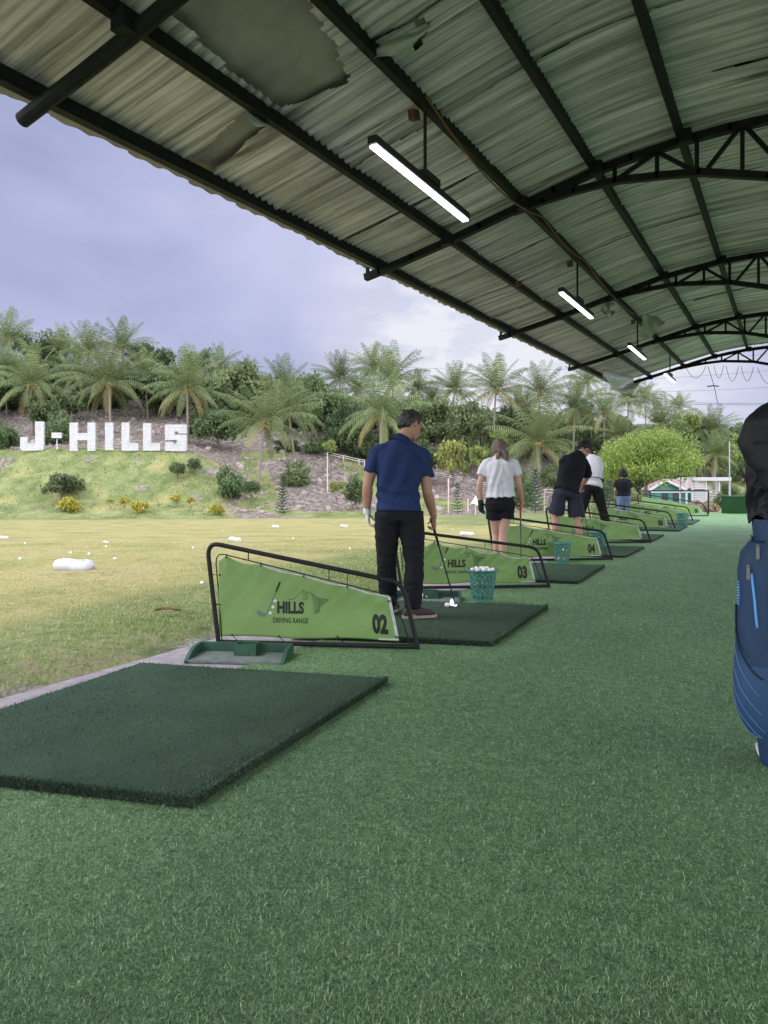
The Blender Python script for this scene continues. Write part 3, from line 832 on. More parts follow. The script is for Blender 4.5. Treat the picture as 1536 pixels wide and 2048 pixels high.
prop(b.build('hanging_wire', M['wire']), 'slanting wire with a short crosspiece hanging beyond the last truss', 'wire')

# lamps
for i, y in enumerate((4.56, 8.83, 12.94, 16.95)):
    x = -2.238; zt = float(roof_z(x, y)); zb_ = zt - .555
    lb = ['largest lit strip lamp hanging from the roof nearest the viewer', 'second lit strip lamp along the roof, at the next truss', 'small third lit strip lamp further along the roof', 'tiny last lit lamp at the far end of the roof'][i]
    t = thing('strip_lamp', lb, 'lamp', (x, y, zb_), 'strip lamps hanging along the roof')
    L_ = 1.5
    b = MB(); b.box((0, 0, .028), (.064, L_, .05)); b.build('housing', M['lamp_body'], t)
    b = MB(); b.box((0, 0, -.008), (.048, L_ - .03, .016)); b.build('diffuser', M['lamp_on'], t)
    b = MB(); b.tube([(0, 0, .05), (0, 0, .54)], .013, 8); b.build('stem', M['lamp_body'], t)
    b = MB(); b.box((.0, .05, .075), (.085, .24, .05)); b.build('driver_box', M['lamp_body'], t)

# ================================================================== tees: mats, trays, dividers, baskets
def fuzz_mat(name, c1, c2):
    m = bpy.data.materials.new(name); m.use_nodes = True
    t = m.node_tree; L = t.links.new; b = t.nodes['Principled BSDF']
    b.inputs['Roughness'].default_value = .8; b.inputs['Specular IOR Level'].default_value = .15
    tc = t.nodes.new('ShaderNodeTexCoord')
    n = t.nodes.new('ShaderNodeTexNoise'); n.inputs['Scale'].default_value = 2.4; n.inputs['Detail'].default_value = 8; n.inputs['Roughness'].default_value = .7
    f = t.nodes.new('ShaderNodeTexNoise'); f.inputs['Scale'].default_value = 130; f.inputs['Detail'].default_value = 3
    L(tc.outputs['Object'], n.inputs[0]); L(tc.outputs['Object'], f.inputs[0])
    a = t.nodes.new('ShaderNodeMath'); a.operation = 'MULTIPLY_ADD'; a.inputs[1].default_value = .5
    h = t.nodes.new('ShaderNodeMath'); h.operation = 'MULTIPLY'; h.inputs[1].default_value = .5
    L(f.outputs[0], h.inputs[0]); L(n.outputs[0], a.inputs[0]); L(h.outputs[0], a.inputs[2])
    r = t.nodes.new('ShaderNodeMapRange'); r.inputs[1].default_value = .35; r.inputs[2].default_value = .65; L(a.outputs[0], r.inputs[0])
    mx = t.nodes.new('ShaderNodeMixRGB'); mx.inputs[1].default_value = (*c1, 1); mx.inputs[2].default_value = (*c2, 1); L(r.outputs[0], mx.inputs[0])
    L(mx.outputs[0], b.inputs['Base Color'])
    bn = t.nodes.new('ShaderNodeBump'); bn.inputs['Strength'].default_value = .6; bn.inputs['Distance'].default_value = .01
    L(f.outputs[0], bn.inputs['Height']); L(bn.outputs[0], b.inputs['Normal'])
    return m
M['mat_pile'] = fuzz_mat('mat_pile', (.028, .060, .034), (.070, .118, .074))
M['mat_edge'] = mat('mat_rubber', (.010, .012, .011), .9)
M['mat_fibre'] = blade_mat('mat_fibre', (.030, .064, .036), (.060, .108, .064), (.15, .22, .145), .7, .1)
MT = .038
def mat_thing(FR, BR, label, leftdir=None, fib=0, W=1.5):
    FR, BR = Vector((FR.x, FR.y, 0)), Vector((BR.x, BR.y, 0))
    ld = leftdir or Vector((-.955, -.297, 0)); ld = ld.normalized()
    BLc, FLc = BR + ld * W, FR + ld * W
    t = thing('hitting_mat', label, 'mat', (FR + BR + BLc + FLc) / 4 + Vector((0, 0, .012)), 'hitting mats at the tees')
    o = t.location
    q_ = [p - o for p in (FR, BR, BLc, FLc)]
    q_ = [Vector((p.x, p.y, 0)) for p in q_]
    b = MB(); b.prism([p * .995 for p in q_], (0, 0, MT * .55)); b.build('rubber_base', M['mat_edge'], t)
    b = MB()
    nu = 24; vs, fs = [], []
    for i in range(nu + 1):
        for j in range(nu + 1):
            u, v = i / nu, j / nu
            p = q_[3].lerp(q_[0], u).lerp(q_[2].lerp(q_[1], u), v)
            e = min(u, 1 - u, v, 1 - v)
            vs.append((p.x, p.y, MT - (.006 if e == 0 else 0) + .003 * noise.noise((p.x * 2, p.y * 2, 3))))
    for i in range(nu):
        for j in range(nu):
            k_ = i * (nu + 1) + j; fs.append((k_, k_ + nu + 1, k_ + nu + 2, k_ + 1))
    rim = [(i, 0) for i in range(nu + 1)] + [(nu, j) for j in range(1, nu + 1)] + [(i, nu) for i in range(nu - 1, -1, -1)] + [(0, j) for j in range(nu - 1, 0, -1)]
    base = len(vs)
    for i, j in rim:
        p = vs[i * (nu + 1) + j]; vs.append((p[0], p[1], MT * .12))
    for a in range(len(rim)):
        c = (a + 1) % len(rim); i, j = rim[a]; i2, j2 = rim[c]
        fs.append((i * (nu + 1) + j, i2 * (nu + 1) + j2, base + c, base + a))
    b.add(vs, fs); b.m = [0] * (nu * nu) + [1] * (len(fs) - nu * nu); b.build('pile', [M['mat_pile'], M['mat_edge']], t)
    if fib:
        u = rng.random(fib); v = rng.random(fib)
        ne = fib // 3                      # a ragged fringe along the two front edges
        u[:ne] = rng.random(ne); v[:ne] = rng.random(ne) * .012
        u[ne:2 * ne] = 1 - rng.random(ne) * .012; v[ne:2 * ne] = rng.random(ne)
        Q = [np.array(p) for p in q_]
        p = (Q[3][None] * (1 - u[:, None]) + Q[0][None] * u[:, None]) * (1 - v[:, None]) + (Q[2][None] * (1 - u[:, None]) + Q[1][None] * u[:, None]) * v[:, None]
        p[:, 2] = MT - .004
        p[:2 * ne, 2] = rng.uniform(.004, MT, 2 * ne)
        p[:ne] += (Q[0] - Q[1])[None] / np.linalg.norm(Q[0] - Q[1]) * .004; p[ne:2 * ne] += (Q[0] - Q[3])[None] / np.linalg.norm(Q[0] - Q[3]) * .004
        bigv = np.array([noise.noise((a * 1.5, c * 1.5, 4)) for a, c in p[:, :2]])
        prop(blades('pile_fibre', p, rng.uniform(.010, .018, fib), rng.uniform(.0022, .0035, fib) * (1.0 if fib > 30000 else 1.7), np.clip(rng.normal(.42, .22, fib) + .5 * bigv, 0, 1), M['mat_fibre'], .7, 1.0, t), kind='stuff')
    return t
g = lambda a, c: G(a, c, .05)
mat_thing(g(385, 1597), g(775, 1354), 'large dark green hitting mat nearest the viewer, with nobody on it', Vector((-.955, -.29, 0)), 66000, 1.58)
mat_thing(g(985, 1283), g(1095, 1209), 'hitting mat under the man in the blue polo shirt', Vector((-.95, -.33, 0)), 20000)
mat_thing(g(1155, 1162), g(1209, 1129), 'hitting mat behind divider 03, where the woman stands', Vector((-.97, -.25, 0)), 8000)
mat_thing(g(1250, 1111), g(1289, 1092), 'hitting mat behind divider 04, under the man in shorts', Vector((-.98, -.2, 0)))
mat_thing(g(1307, 1079), g(1328, 1068), 'hitting mat behind the divider without a number', Vector((-.98, -.2, 0)))
mat_thing(g(1358, 1060), g(1376, 1050), 'hitting mat just behind divider 06', Vector((-.98, -.2, 0)))
mat_thing(g(1384, 1047), g(1400, 1038.5), 'hitting mat furthest away, between dividers 07 and 08', Vector((-.98, -.2, 0)))

# ---- ball trays
def tray(c, rz, label):
    t = thing('ball_tray', label, 'tray', c, 'ball trays at the tees', rz)
    w, d, h = .66, .27, .08
    b = MB(); b.box((0, 0, .012), (w - .03, d, .016)); b.build('floor', M['tray_floor'], t)
    b = MB(); b.box((0, d / 2, h / 2), (w, .022, h)); b.build('back_wall', M['tray'], t)
    for s in (-1, 1):
        b = MB(); prof = [(d / 2 - .012, 0), (d / 2 - .012, h)]
        for k in range(9):
            f = k / 8; prof.append((d / 2 - .10 - (d - .09) * f, h - (h - .016) * (1 - math.cos(f * pi / 2))))
        prof.append((-d / 2 + .0, 0))
        b.prism([(s * (w / 2 - .012) - .012, y, z) for y, z in prof], (.024, 0, 0)); b.build('side_wall', M['tray'], t)
    b = MB(); x0, y0 = .03, d / 2 - .075
    for (cx_, cy_, sx_, sy_) in ((0, -.045, .15, .012), (0, .045, .15, .012), (-.069, 0, .012, .078), (.069, 0, .012, .078)):
        b.box((x0 + cx_, y0 + cy_, .05), (sx_, sy_, .094))
    b.box((x0, y0, .06), (.126, .078, .01)); b.build('cup', M['tray'], t)
    return t
tc_ = G(480, 1313, .02); tray(Vector((tc_.x, tc_.y, .002)), math.radians(24), 'empty dark green ball tray under divider 02')
tc2 = G(855, 1196, .03); tray(Vector((tc2.x, tc2.y, .002)), math.radians(26), 'dark green tray with old balls behind the man in the blue polo')
def ball(p, label, m='ball', group=None, r=.0213, cat='ball'):
    me = ball.me.get(m)
    if me is None:
        b = MB(); b.ell((0, 0, 0), (r, r, r), None, 14, 9); o = b.build('golf_ball', M[m], smooth=True); ball.me[m] = o.data
    else:
        o = bpy.data.objects.new('golf_ball', me); COL.objects.link(o)
    o.location = p
    return prop(o, label, cat, group)
ball.me = {}
for (px, m, dz_, lb) in ((848, 'ball', .0, 'leftmost ball in the tray behind the polo man'), (853, 'ball_cream', -.05, 'worn cream ball second from left in the tray'), (862, 'ball', .0, 'clean white ball third in the tray'), (871, 'ball_cream', .0, 'worn cream ball rightmost in the tray')):
    p = G(px, 1191 - dz_ * 40, .04); ball(Vector((p.x, p.y, .0433)), lb, m, 'balls lying in the tray')
p = G(894, 1215, .05); ball(Vector((p.x, p.y, MT + .012 + .024)), 'white ball on the mat in front of the club of the man in blue polo', 'ball')

# ---- text as flat meshes
def text_geo(txt, bold=0.0, sx=1.0):
    cu = bpy.data.curves.new('txt', 'FONT'); cu.body = txt; cu.size = 1.0; cu.align_x = 'CENTER'; cu.offset = bold; cu.resolution_u = 3
    o = bpy.data.objects.new('txt', cu); COL.objects.link(o)
    dg = bpy.context.evaluated_depsgraph_get(); me = bpy.data.meshes.new_from_object(o.evaluated_get(dg))
    bm = bmesh.new(); bm.from_mesh(me); bmesh.ops.triangulate(bm, faces=bm.faces)
    vs = np.array([v.co[:] for v in bm.verts]); fs = [tuple(v.index for v in f.verts) for f in bm.faces]
    bm.free(); bpy.data.objects.remove(o); bpy.data.curves.remove(cu); bpy.data.meshes.remove(me)
    lo, hi = vs.min(0), vs.max(0)
    vs = (vs - np.array([(lo[0] + hi[0]) / 2, lo[1], 0])) / (hi[1] - lo[1])
    return vs, fs, (hi[0] - lo[0]) / (hi[1] - lo[1])
TXT = {}
def text_fit(txt, bold):
    if txt not in TXT: TXT[txt] = text_geo(txt, bold)
    return TXT[txt]

M['banner'] = mat('green_vinyl', (.168, .29, .088), .5, var=.10, vscale=3, bump=.12, bscale=260, spec=.35)
def divider(Pl, Pr, num, label, seed, hL=.72, hR=.41, sagk=.4, sc=1.0):
    """slanting tube frame with a green banner laced into it; u runs from the field end to the aisle end"""
    Pl, Pr = Vector((Pl.x, Pl.y, 0)), Vector((Pr.x, Pr.y, 0))
    D = Pr - Pl; Lg = D.length; D = D / Lg
    t = thing('tee_divider', label, 'divider', (Pl.x, Pl.y, .012), 'green banner dividers between the tees', math.atan2(D.y, D.x))
    k = Lg / 1.44
    def W(u, v, n=0.0): return Vector((u * k, -n, v))
    A = lambda l: [W(*p) for p in l]
    frame = [(0, .015), (-.045, .40), (-.074, .66), (-.073, .69), (-.064, .72), (-.045, .739), (-.02, .745), (.01, .742)]
    frame = [(a, c * hL / .745 if i > 0 else c) for i, (a, c) in enumerate(frame)]
    top = frame[-1][1]
    fr2 = [(1.25, hR + .045), (1.285, hR + .028), (1.312, hR), (1.33, hR - .035), (1.345, hR - .08), (1.425, .015)]
    mid = [(.01 + (1.24) * f, top + (hR + .045 - top) * f) for f in (.25, .5, .75)]
    b = MB(); b.tube(A(frame + mid + fr2), .0165, 10); b.tube(A([(0, .022), (1.425, .018)]), .0165, 10)
    b.tube(A([(1.425, .03), (1.437, -.03), (1.441, -.075)]), [.012, .008, .004], 8)
    b.build('frame', M['frame'], t, 'auto')
    inner = [(.025, .03), (.0, .40), (-.018, .60), (-.014, .645), (.005, .668), (.035, .672)]
    inner = [(a, c * hL / .745) for a, c in inner]
    it = inner[-1][1]
    inner += [(1.18, hR - .045), (1.245, hR - .065), (1.275, hR - .10), (1.37, .035)]
    b = MB(); b.tube(A(inner), .0045, 6); b.build('wire_frame', M['frame'], t, 'auto')
    # banner
    rr = random.Random(seed); ph = [rr.uniform(0, 6) for _ in range(8)]
    nu, nv = 96, 30
    tl = it - .01; tr_ = hR - .06
    ey = [.06, .31, .62, .93, 1.225]
    def vtop(u):
        v = tl + (tr_ - tl) * (u - .06) / (1.24 - .06)
        if u < .06: v -= (.06 - u) * .95
        if u > 1.225: v -= (u - 1.225) * 1.6
        for a, c in zip(ey[:-1], ey[1:]):
            if a <= u <= c: v -= sagk * .05 * math.sin(pi * (u - a) / (c - a)) * (1.6 if a < .1 else .7)
        return v
    uR = lambda v: 1.235 + .075 * max(0, (tr_ - v) / tr_)
    def vbot(u): return .062 + .006 * math.sin(u * 9 + ph[0])
    def S(u, vf):
        """vf 0..1 from the lower edge to the upper edge"""
        vb, vt = vbot(u), vtop(u); v = vb + (vt - vb) * vf
        w = 0.0
        w += .010 * sagk * math.sin(u * 11 + ph[1] + 2 * vf) * (.35 + vf)
        w += .006 * noise.noise((u * 4, vf * 2.5, seed)) * (1 + sagk)
        for c in ey:
            d = (u - c); w += sagk * .020 * math.exp(-(d / (.02 + .10 * (1 - vf))) ** 2) * vf * (.5 + .5 * math.sin(c * 9 + ph[2]))
        w += .004 * math.sin((u * 3 - vf) * 17 + ph[3]) * sagk * vf
        return Vector((u * k, -w, v))
    b = MB(); vs = []
    for i in range(nu + 1):
        for j in range(nv + 1):
            vf = j / nv; u0 = .0 + 1.0 * i / nu
            v_est = vbot(1) + (vtop(min(1.235, .0 + 1.3 * u0)) - vbot(1)) * vf
            u = .004 + (uR(v_est) - .004) * u0
            vs.append(S(u, vf))
    b.add(vs, [(i * (nv + 1) + j, (i + 1) * (nv + 1) + j, (i + 1) * (nv + 1) + j + 1, i * (nv + 1) + j + 1) for i in range(nu) for j in range(nv)])
    ban = b.build('banner', M['banner'], t, smooth=True)
    md = ban.modifiers.new('s', 'SOLIDIFY'); md.thickness = .0016; md.offset = -1
    def surf(u, v, n=.0028):
        vb, vt = vbot(u), vtop(u); p = S(u, (v - vb) / (vt - vb)); p.y -= n; return p
    # pale hem along the top and the aisle end
    b = MB()
    def strip(path, wdt, n, mi=0):
        L_, R_ = [], []
        for i, (u, v) in enumerate(path):
            a = path[max(i - 1, 0)]; c = path[min(i + 1, len(path) - 1)]
            tx, ty = c[0] - a[0], c[1] - a[1]; l = math.hypot(tx, ty) or 1
            L_.append(surf(u - ty / l * wdt / 2, v + tx / l * wdt / 2, n)); R_.append(surf(u + ty / l * wdt / 2, v - tx / l * wdt / 2, n))
        m_ = len(path); b.add(L_ + R_, [(i, i + 1, m_ + i + 1, m_ + i) for i in range(m_ - 1)], mi)
    strip([(.30 + .93 * i / 40, vtop(.30 + .93 * i / 40) - .007) for i in range(41)], .009, .0025)
    strip([(uR(v) - .012, v) for v in [tr_ - .01 - (tr_ - .09) * i / 16 for i in range(17)]], .020, .0035)
    strip([(1.15 + .14 * i / 6, vbot(1.2) + .008) for i in range(7)], .012, .0025)
    b.build('hem', M['hem'], ban)
    # print
    def put_text(txt, u, v, h, wdt, bold, m, name, slant=0.0, rise=0.0):
        g_, fs, asp = text_fit(txt, bold)
        bm = bmesh.new(); vv = [bm.verts.new((x / asp * wdt, y * h, 0)) for x, y, _ in g_]
        for f in fs:
            try: bm.faces.new([vv[i] for i in f])
            except ValueError: pass
        for _ in range(2):
            es = [e for e in bm.edges if e.calc_length() > .035]
            if es: bmesh.ops.subdivide_edges(bm, edges=es, cuts=1); bmesh.ops.triangulate(bm, faces=bm.faces)
        me = bpy.data.meshes.new(name)
        for p in bm.verts:
            x, y = p.co.x, p.co.y; p.co = surf((u * k + x + slant * y) / k, v + y + rise * x)
        bm.to_mesh(me); bm.free()
        return link_mesh(name, me, m, ban, False)
    put_text('HILLS', .525, .232, .088, .195, .050, M['ink'], 'lettering')
    put_text('DRIVING RANGE', .525, .166, .038, .255, .016, M['ink'], 'lettering')
    if num: put_text(num, 1.165, .10, .142, .110, .055, M['ink'], 'number', slant=-.06, rise=-.05)
    b = MB(); strip([(.448 - .095 * f, .455 - .222 * f) for f in (0, .15, .3)], .013, .0028); b.build('club_grip', M['ink'], ban)
    b = MB(); strip([(.42 - .067 * f, .388 - .157 * f) for f in (0, .33, .66, 1)], .0075, .003)
    hd = [(.357, .235), (.340, .205), (.305, .208), (.285, .225), (.282, .252), (.315, .243), (.345, .232)]
    b.add([surf(a, c) for a, c in hd], [tuple(range(len(hd)))])
    b.build('club_emblem', M['ink_grey'], ban)
    b = MB()
    for (a, c) in ((.412, .322), (.397, .278), (.378, .236)):
        b.add([surf(a + .011 * math.cos(q2_) / 1, c + .011 * math.sin(q2_), .003) for q2_ in [2 * pi * i / 12 for i in range(12)]], [tuple(range(12))])
    b.build('ball_emblem', M['white_ink'], ban)
    b = MB()
    strip([(.505, .33), (.545, .335), (.575, .365), (.60, .385), (.615, .402)], .005, .0028)
    strip([(.615, .402), (.645, .385), (.67, .382), (.70, .362), (.735, .345), (.80, .333)], .005, .0028)
    for a in ([(.615, .40), (.612, .37), (.618, .335)], [(.628, .39), (.632, .36), (.628, .33)], [(.640, .385), (.645, .355), (.64, .335)]):
        strip(a, .004, .0028)
    for i in range(12):
        f = i / 11; strip([(.675 + .02 * f, .372 - .135 * f), (.72 + .02 * f, .350 - .095 * f), (.795 - .095 * f, .328 - .08 * f)], .0055, .0029)
    b.build('mountain_emblem', M['ink_green'], ban)
    # lacing
    def tie(a, c):
        b = MB(); b.tube([a, (a + c) / 2 + Vector((0, -.006, 0)), c], .0028, 5); b.ell(a + Vector((0, -.002, 0)), (.007, .004, .007), None, 8, 5); b.build('tie', M['black'], t)
    topbar = lambda u: top + (hR + .045 - top) * (u - .01) / 1.24
    for u in ey[:-1]: tie(surf(u, vtop(u) - .012, .004), W(u + .003, topbar(u) if u > .8 else (it + (hR - .045 - it) * (u - .035) / 1.145) + .01))
    for u in (.22, .80): b = MB(); b.tube([W(u, topbar(u)), W(u - .002, it + (hR - .045 - it) * (u - .035) / 1.145)], .004, 5); b.build('tie', M['black'], t)
    for u in (.10, .44, .86): tie(surf(u, vbot(u) + .012, .004), W(u + .045, .03))
    for v in (tr_ - .035, .085): tie(surf(uR(v) - .02, v, .005), W(uR(v) + .05, v - .005))
    for v in (.30, .52): tie(surf(.012, v * hL / .745, .004), W(-.03 - .03 * v, v * hL / .745))
    return t
dv = [
 (G(437, 1293), G(840, 1302), '02', 'largest green banner divider numbered 02 in front of the polo man', 2, .72, .43, .34),
 (G(803, 1182), G(1101, 1177), '03', 'green banner divider numbered 03 behind the full ball basket', 3, .64, .40, 1.0),
 (G(990, 1126), G(1227, 1121), '04', 'green banner divider numbered 04 right of the woman', 4, .66, .39, .55),
 (G(1103, 1089), G(1304, 1087), '', 'green banner divider with no number, between 04 and 06', 5, .66, .39, .7),
 (G(1185, 1062), G(1353, 1061), '06', 'green banner divider numbered 06 by the far baskets', 6, .66, .38, .7),
 (G(1240, 1047), G(1388, 1045), '07', 'green banner divider half hidden behind the far ball basket', 7, .66, .38, .6),
 (G(1282, 1034), G(1418, 1033), '08', 'farthest green banner divider, numbered 08', 8, .72, .38, .25),
]
for a in dv: divider(*a)

# dark square frame standing past the last tee
t = thing('metal_frame', 'dark rectangular metal frame standing past divider 08', 'frame', G(1417, 1028))
o_ = t.location; b = MB()
pa, pb = G(1300, 1029) - o_, G(1417, 1029) - o_
zt = .80
b.tube([pa, pa + Vector((0, 0, zt))], .025, 8); b.tube([pb, pb + Vector((0, 0, zt))], .025, 8); b.tube([pa + Vector((0, 0, zt)), pb + Vector((0, 0, zt))], .025, 8)
b.build('frame_tube', M['frame'], t)

# ---- baskets
def basket_mesh():
    b = MB(); n, rows = 30, 15; vs = []
    for i in range(rows + 1):
        f = i / rows; r = .098 + .036 * f
        for j in range(n): a = 2 * pi * j / n; vs.append((r * math.cos(a), r * math.sin(a), .003 + .285 * f))
    fs = []
    for i in range(rows):
        for j in range(n):
            if i > 0 and i < rows - 1 and i % 2 == 1 and (j + (i // 2) % 2) % 2 == 0: continue
            if 1 < i < rows - 2 and i % 2 == 0 and (j + (i // 2) % 2) % 2 == 1 and j % 4 < 2: continue
            fs.append((i * n + j, i * n + (j + 1) % n, (i + 1) * n + (j + 1) % n, (i + 1) * n + j))
    fs.append(tuple(reversed(range(n))))
    b.add(vs, fs); return b
bk_body = None
def basket(p, label, s=1.0):
    global bk_body
    t = thing('ball_basket', label, 'basket', p, 'green ball baskets by the mats')
    if bk_body is None:
        o = basket_mesh().build('body', M['basket'], t)
        md = o.modifiers.new('s', 'SOLIDIFY'); md.thickness = .003
        b = MB(); b.lathe([(.132, .276), (.150, .278), (.155, .284), (.153, .292), (.147, .295), (.136, .292), (.132, .276)], n=40); r_ = b.build('rim', M['basket'], t, smooth=True)
        b = MB(); b.lathe([(.100, .012), (.108, .012), (.108, .002), (.100, .002)], n=40); b.build('foot_ring', M['basket'], t)
        bk_body = t
    else:
        for ch in bk_body.children:
            c = ch.copy(); COL.objects.link(c); c.parent = t
    t.scale = (s, s, s); return t
b1 = G(965, 1199, .055); b1.z = MT + .012
basket(b1, 'green basket heaped with white balls at the back of the second mat')
b2 = G(1124, 1124, .02); b2.z = .015
basket(b2, 'green basket with orange balls showing through its holes, before divider 04', .97)
b3 = G(1197, 1098, .02); b3.z = .015
basket(b3, 'green basket mostly hidden behind the aisle end of divider 04', 1.0)
b4 = G(1365, 1052, .05); b4.z = MT + .012
basket(b4, 'farthest green basket, on the mat behind divider 06', 1.08)
lab = ['front left', 'front middle', 'front right', 'right edge', 'left edge', 'back left', 'back right', 'crowning middle', 'far back']
for i, (x, y, z) in enumerate([(-.055, -.075, .287), (0, -.088, .288), (.055, -.072, .287), (.096, -.01, .284), (-.098, -.01, .284), (-.05, .05, .290), (.05, .05, .290), (.005, -.02, .297), (0, .09, .286)]):
    ball(b1 + Vector((x * CS - y * SN, x * SN + y * CS, z + .004)), 'white ball at the %s of the heap in the full basket' % lab[i], 'ball', 'balls heaped in the full basket')
for i, (x, y, z, m) in enumerate([(-.03, -.065, .10, 'ball_orange'), (.03, -.07, .12, 'ball_orange'), (.06, -.05, .16, 'ball_orange'), (-.06, -.05, .06, 'ball'), (.0, -.075, .06, 'ball'), (.05, -.06, .06, 'ball_orange'), (-.02, -.06, .155, 'ball_orange'), (.02, -.02, .18, 'ball')]):
    ball(b2 + Vector((x * CS - y * SN, x * SN + y * CS, z)), 'orange ball inside the basket before divider 04' if m == 'ball_orange' else 'white ball inside the basket before divider 04', m, 'orange balls in the second basket' if m == 'ball_orange' else 'white balls in the second basket')

# ---- golf bag with a jacket over it
bagc = P(1549, 1545, 2.97); bagc.z = .013
MBAG = Matrix.Rotation(YAW + math.radians(8), 4, 'Z')
bag = thing('golf_bag', 'navy blue golf bag standing on the turf at the right edge', 'golf bag', bagc, None, YAW + math.radians(-28))
M['navy'] = mat('navy_nylon', (.014, .045, .105), .6, var=.12, vscale=5, bump=.2, bscale=220)
M['navy_light'] = mat('navy_quilted_nylon', (.026, .072, .165), .6, var=.10, vscale=5, bump=.25, bscale=180)
M['navy_dark'] = mat('dark_piping', (.006, .012, .035), .6)
M['sky_zip'] = mat('light_blue_trim', (.12, .38, .80), .5)
M['thread'] = mat('pale_blue_thread', (.16, .27, .50), .6)
M['zip_metal'] = mat('zip_puller', (.16, .16, .16), .45, .5)
def bagloft(prof, name, m, cy=0.0, n=28, pw=2.6):
    b = MB(); vs = []
    for z, rx, ry, ox, oy in prof:
        for j in range(n):
            a = 2 * pi * j / n; c, s = math.cos(a), math.sin(a)
            vs.append((ox + rx * math.copysign(abs(c) ** (2 / pw), c), oy + ry * math.copysign(abs(s) ** (2 / pw), s), z))
    k = len(prof)
    fs = [(i * n + j, i * n + (j + 1) % n, (i + 1) * n + (j + 1) % n, (i + 1) * n + j) for i in range(k - 1) for j in range(n)]
    fs += [tuple(reversed(range(n))), tuple((k - 1) * n + j for j in range(n))]
    b.add(vs, fs); return b.build(name, m, bag, smooth='auto')
bagloft([(.0, .095, .085, .045, 0), (.03, .105, .095, .045, 0), (.10, .11, .10, .045, 0), (.14, .115, .105, .045, 0)], 'base', M['navy'])
b = MB(); b.tube([(-.052, -.03, .03), (-.062, -.02, .055), (-.064, 0, .07)], .007, 6); b.build('base_trim', M['white_paint'], bag)
bagloft([(.13, .115, .105, .045, 0), (.20, .118, .11, .045, 0), (.6, .118, .11, .045, 0), (.9, .12, .115, .045, 0), (1.0, .13, .12, .045, 0), (1.02, .13, .12, .045, 0)], 'shell', M['navy'])
# the big side pouch with its quilted lower half
bagloft([(.11, .06, .06, -.01, -.01), (.14, .085, .085, -.025, -.01), (.22, .110, .10, -.035, -.01), (.30, .115, .105, -.042, -.01), (.40, .114, .105, -.041, -.01), (.50, .110, .102, -.037, -.01), (.58, .106, .10, -.036, -.01)], 'quilted_pouch', M['navy_light'])
bagloft([(.42, .098, .107, -.028, -.014), (.50, .112, .109, -.034, -.014), (.60, .108, .107, -.036, -.014), (.70, .103, .104, -.034, -.014), (.80, .104, .104, -.036, -.014), (.88, .098, .10, -.030, -.012), (.94, .075, .085, -.01, -.01), (.965, .05, .07, .005, -.01)], 'upper_pocket', M['navy'])
def on_bag(z, a, e=.004):
    """point just outside the pouch at height z, angle a (0 = towards the viewer, positive = to the left)"""
    if z < .56: P_ = [(.11, .06, .06, -.01, -.01), (.14, .085, .085, -.025, -.01), (.22, .110, .10, -.035, -.01), (.30, .115, .105, -.042, -.01), (.40, .114, .105, -.041, -.01), (.50, .112, .109, -.038, -.014), (.58, .110, .109, -.036, -.014)]
    else: P_ = [(.56, .110, .109, -.035, -.014), (.60, .108, .107, -.036, -.014), (.70, .103, .104, -.034, -.014), (.80, .104, .104, -.036, -.014), (.88, .098, .10, -.030, -.012), (.94, .075, .085, -.01, -.01)]
    zz = [p[0] for p in P_]
    rx, ry, ox, oy = [np.interp(z, zz, [p[i] for p in P_]) for i in (1, 2, 3, 4)]
    c, s = math.cos(-pi / 2 - a), math.sin(-pi / 2 - a); pw = 2.6
    return Vector((ox + (rx + e) * math.copysign(abs(c) ** (2 / pw), c), oy + (ry + e) * math.copysign(abs(s) ** (2 / pw), s), z))
def on_line(name, pts, r, m, n=5):
    b = MB(); path = []
    for (z0, a0), (z1, a1) in zip(pts[:-1], pts[1:]):
        for i in range(8): f = i / 8; path.append(on_bag(z0 + (z1 - z0) * f, a0 + (a1 - a0) * f))
    path.append(on_bag(*pts[-1])); b.tube(path, r, n); return b.build(name, m, bag, smooth=True)
for i in range(6):
    z0 = .50 - .075 * i
    on_line('stitching', [(z0, 1.25), (z0 - .09, .75), (z0 - .20, .05)] if z0 - .2 > .12 else [(z0, 1.25), (max(.125, z0 - .09), .75), (max(.12, z0 - .15), .3)], .0013, M['thread'])
on_line('piping', [(.66, 1.45), (.56, 1.2), (.48, .8), (.40, .25), (.37, .0)], .004, M['navy_dark'])
on_line('piping', [(.95, 1.2), (.93, .9), (.93, .2)], .004, M['navy_dark'])
on_line('main_zip', [(.93, -.12), (.7, -.12), (.4, -.16), (.16, -.15)], .006, M['navy_dark'])
on_line('main_zip', [(.93, -.28), (.7, -.28), (.4, -.30), (.16, -.3)], .004, M['navy_dark'])
on_line('light_blue_zip', [(.80, .36), (.70, .28), (.58, .16)], .0055, M['sky_zip'])
for (z, a) in ((.885, .22), (.80, .45)):
    p = on_bag(z, a, .01); b = MB(); b.box(p, (.012, .006, .05)); b.ell(p + Vector((0, 0, .03)), (.007, .005, .008), None, 8, 6); b.build('zip_puller', M['zip_metal'], bag)
b = MB()
for i in range(9):
    z = .665 + .0115 * i; p = on_bag(z, 1.05, .003); q3 = on_bag(z, 1.22, .003); b.tube([p, q3], .0035 if i % 3 else .0045, 4)
b.build('sewn_lettering', M['sky_zip'], bag)

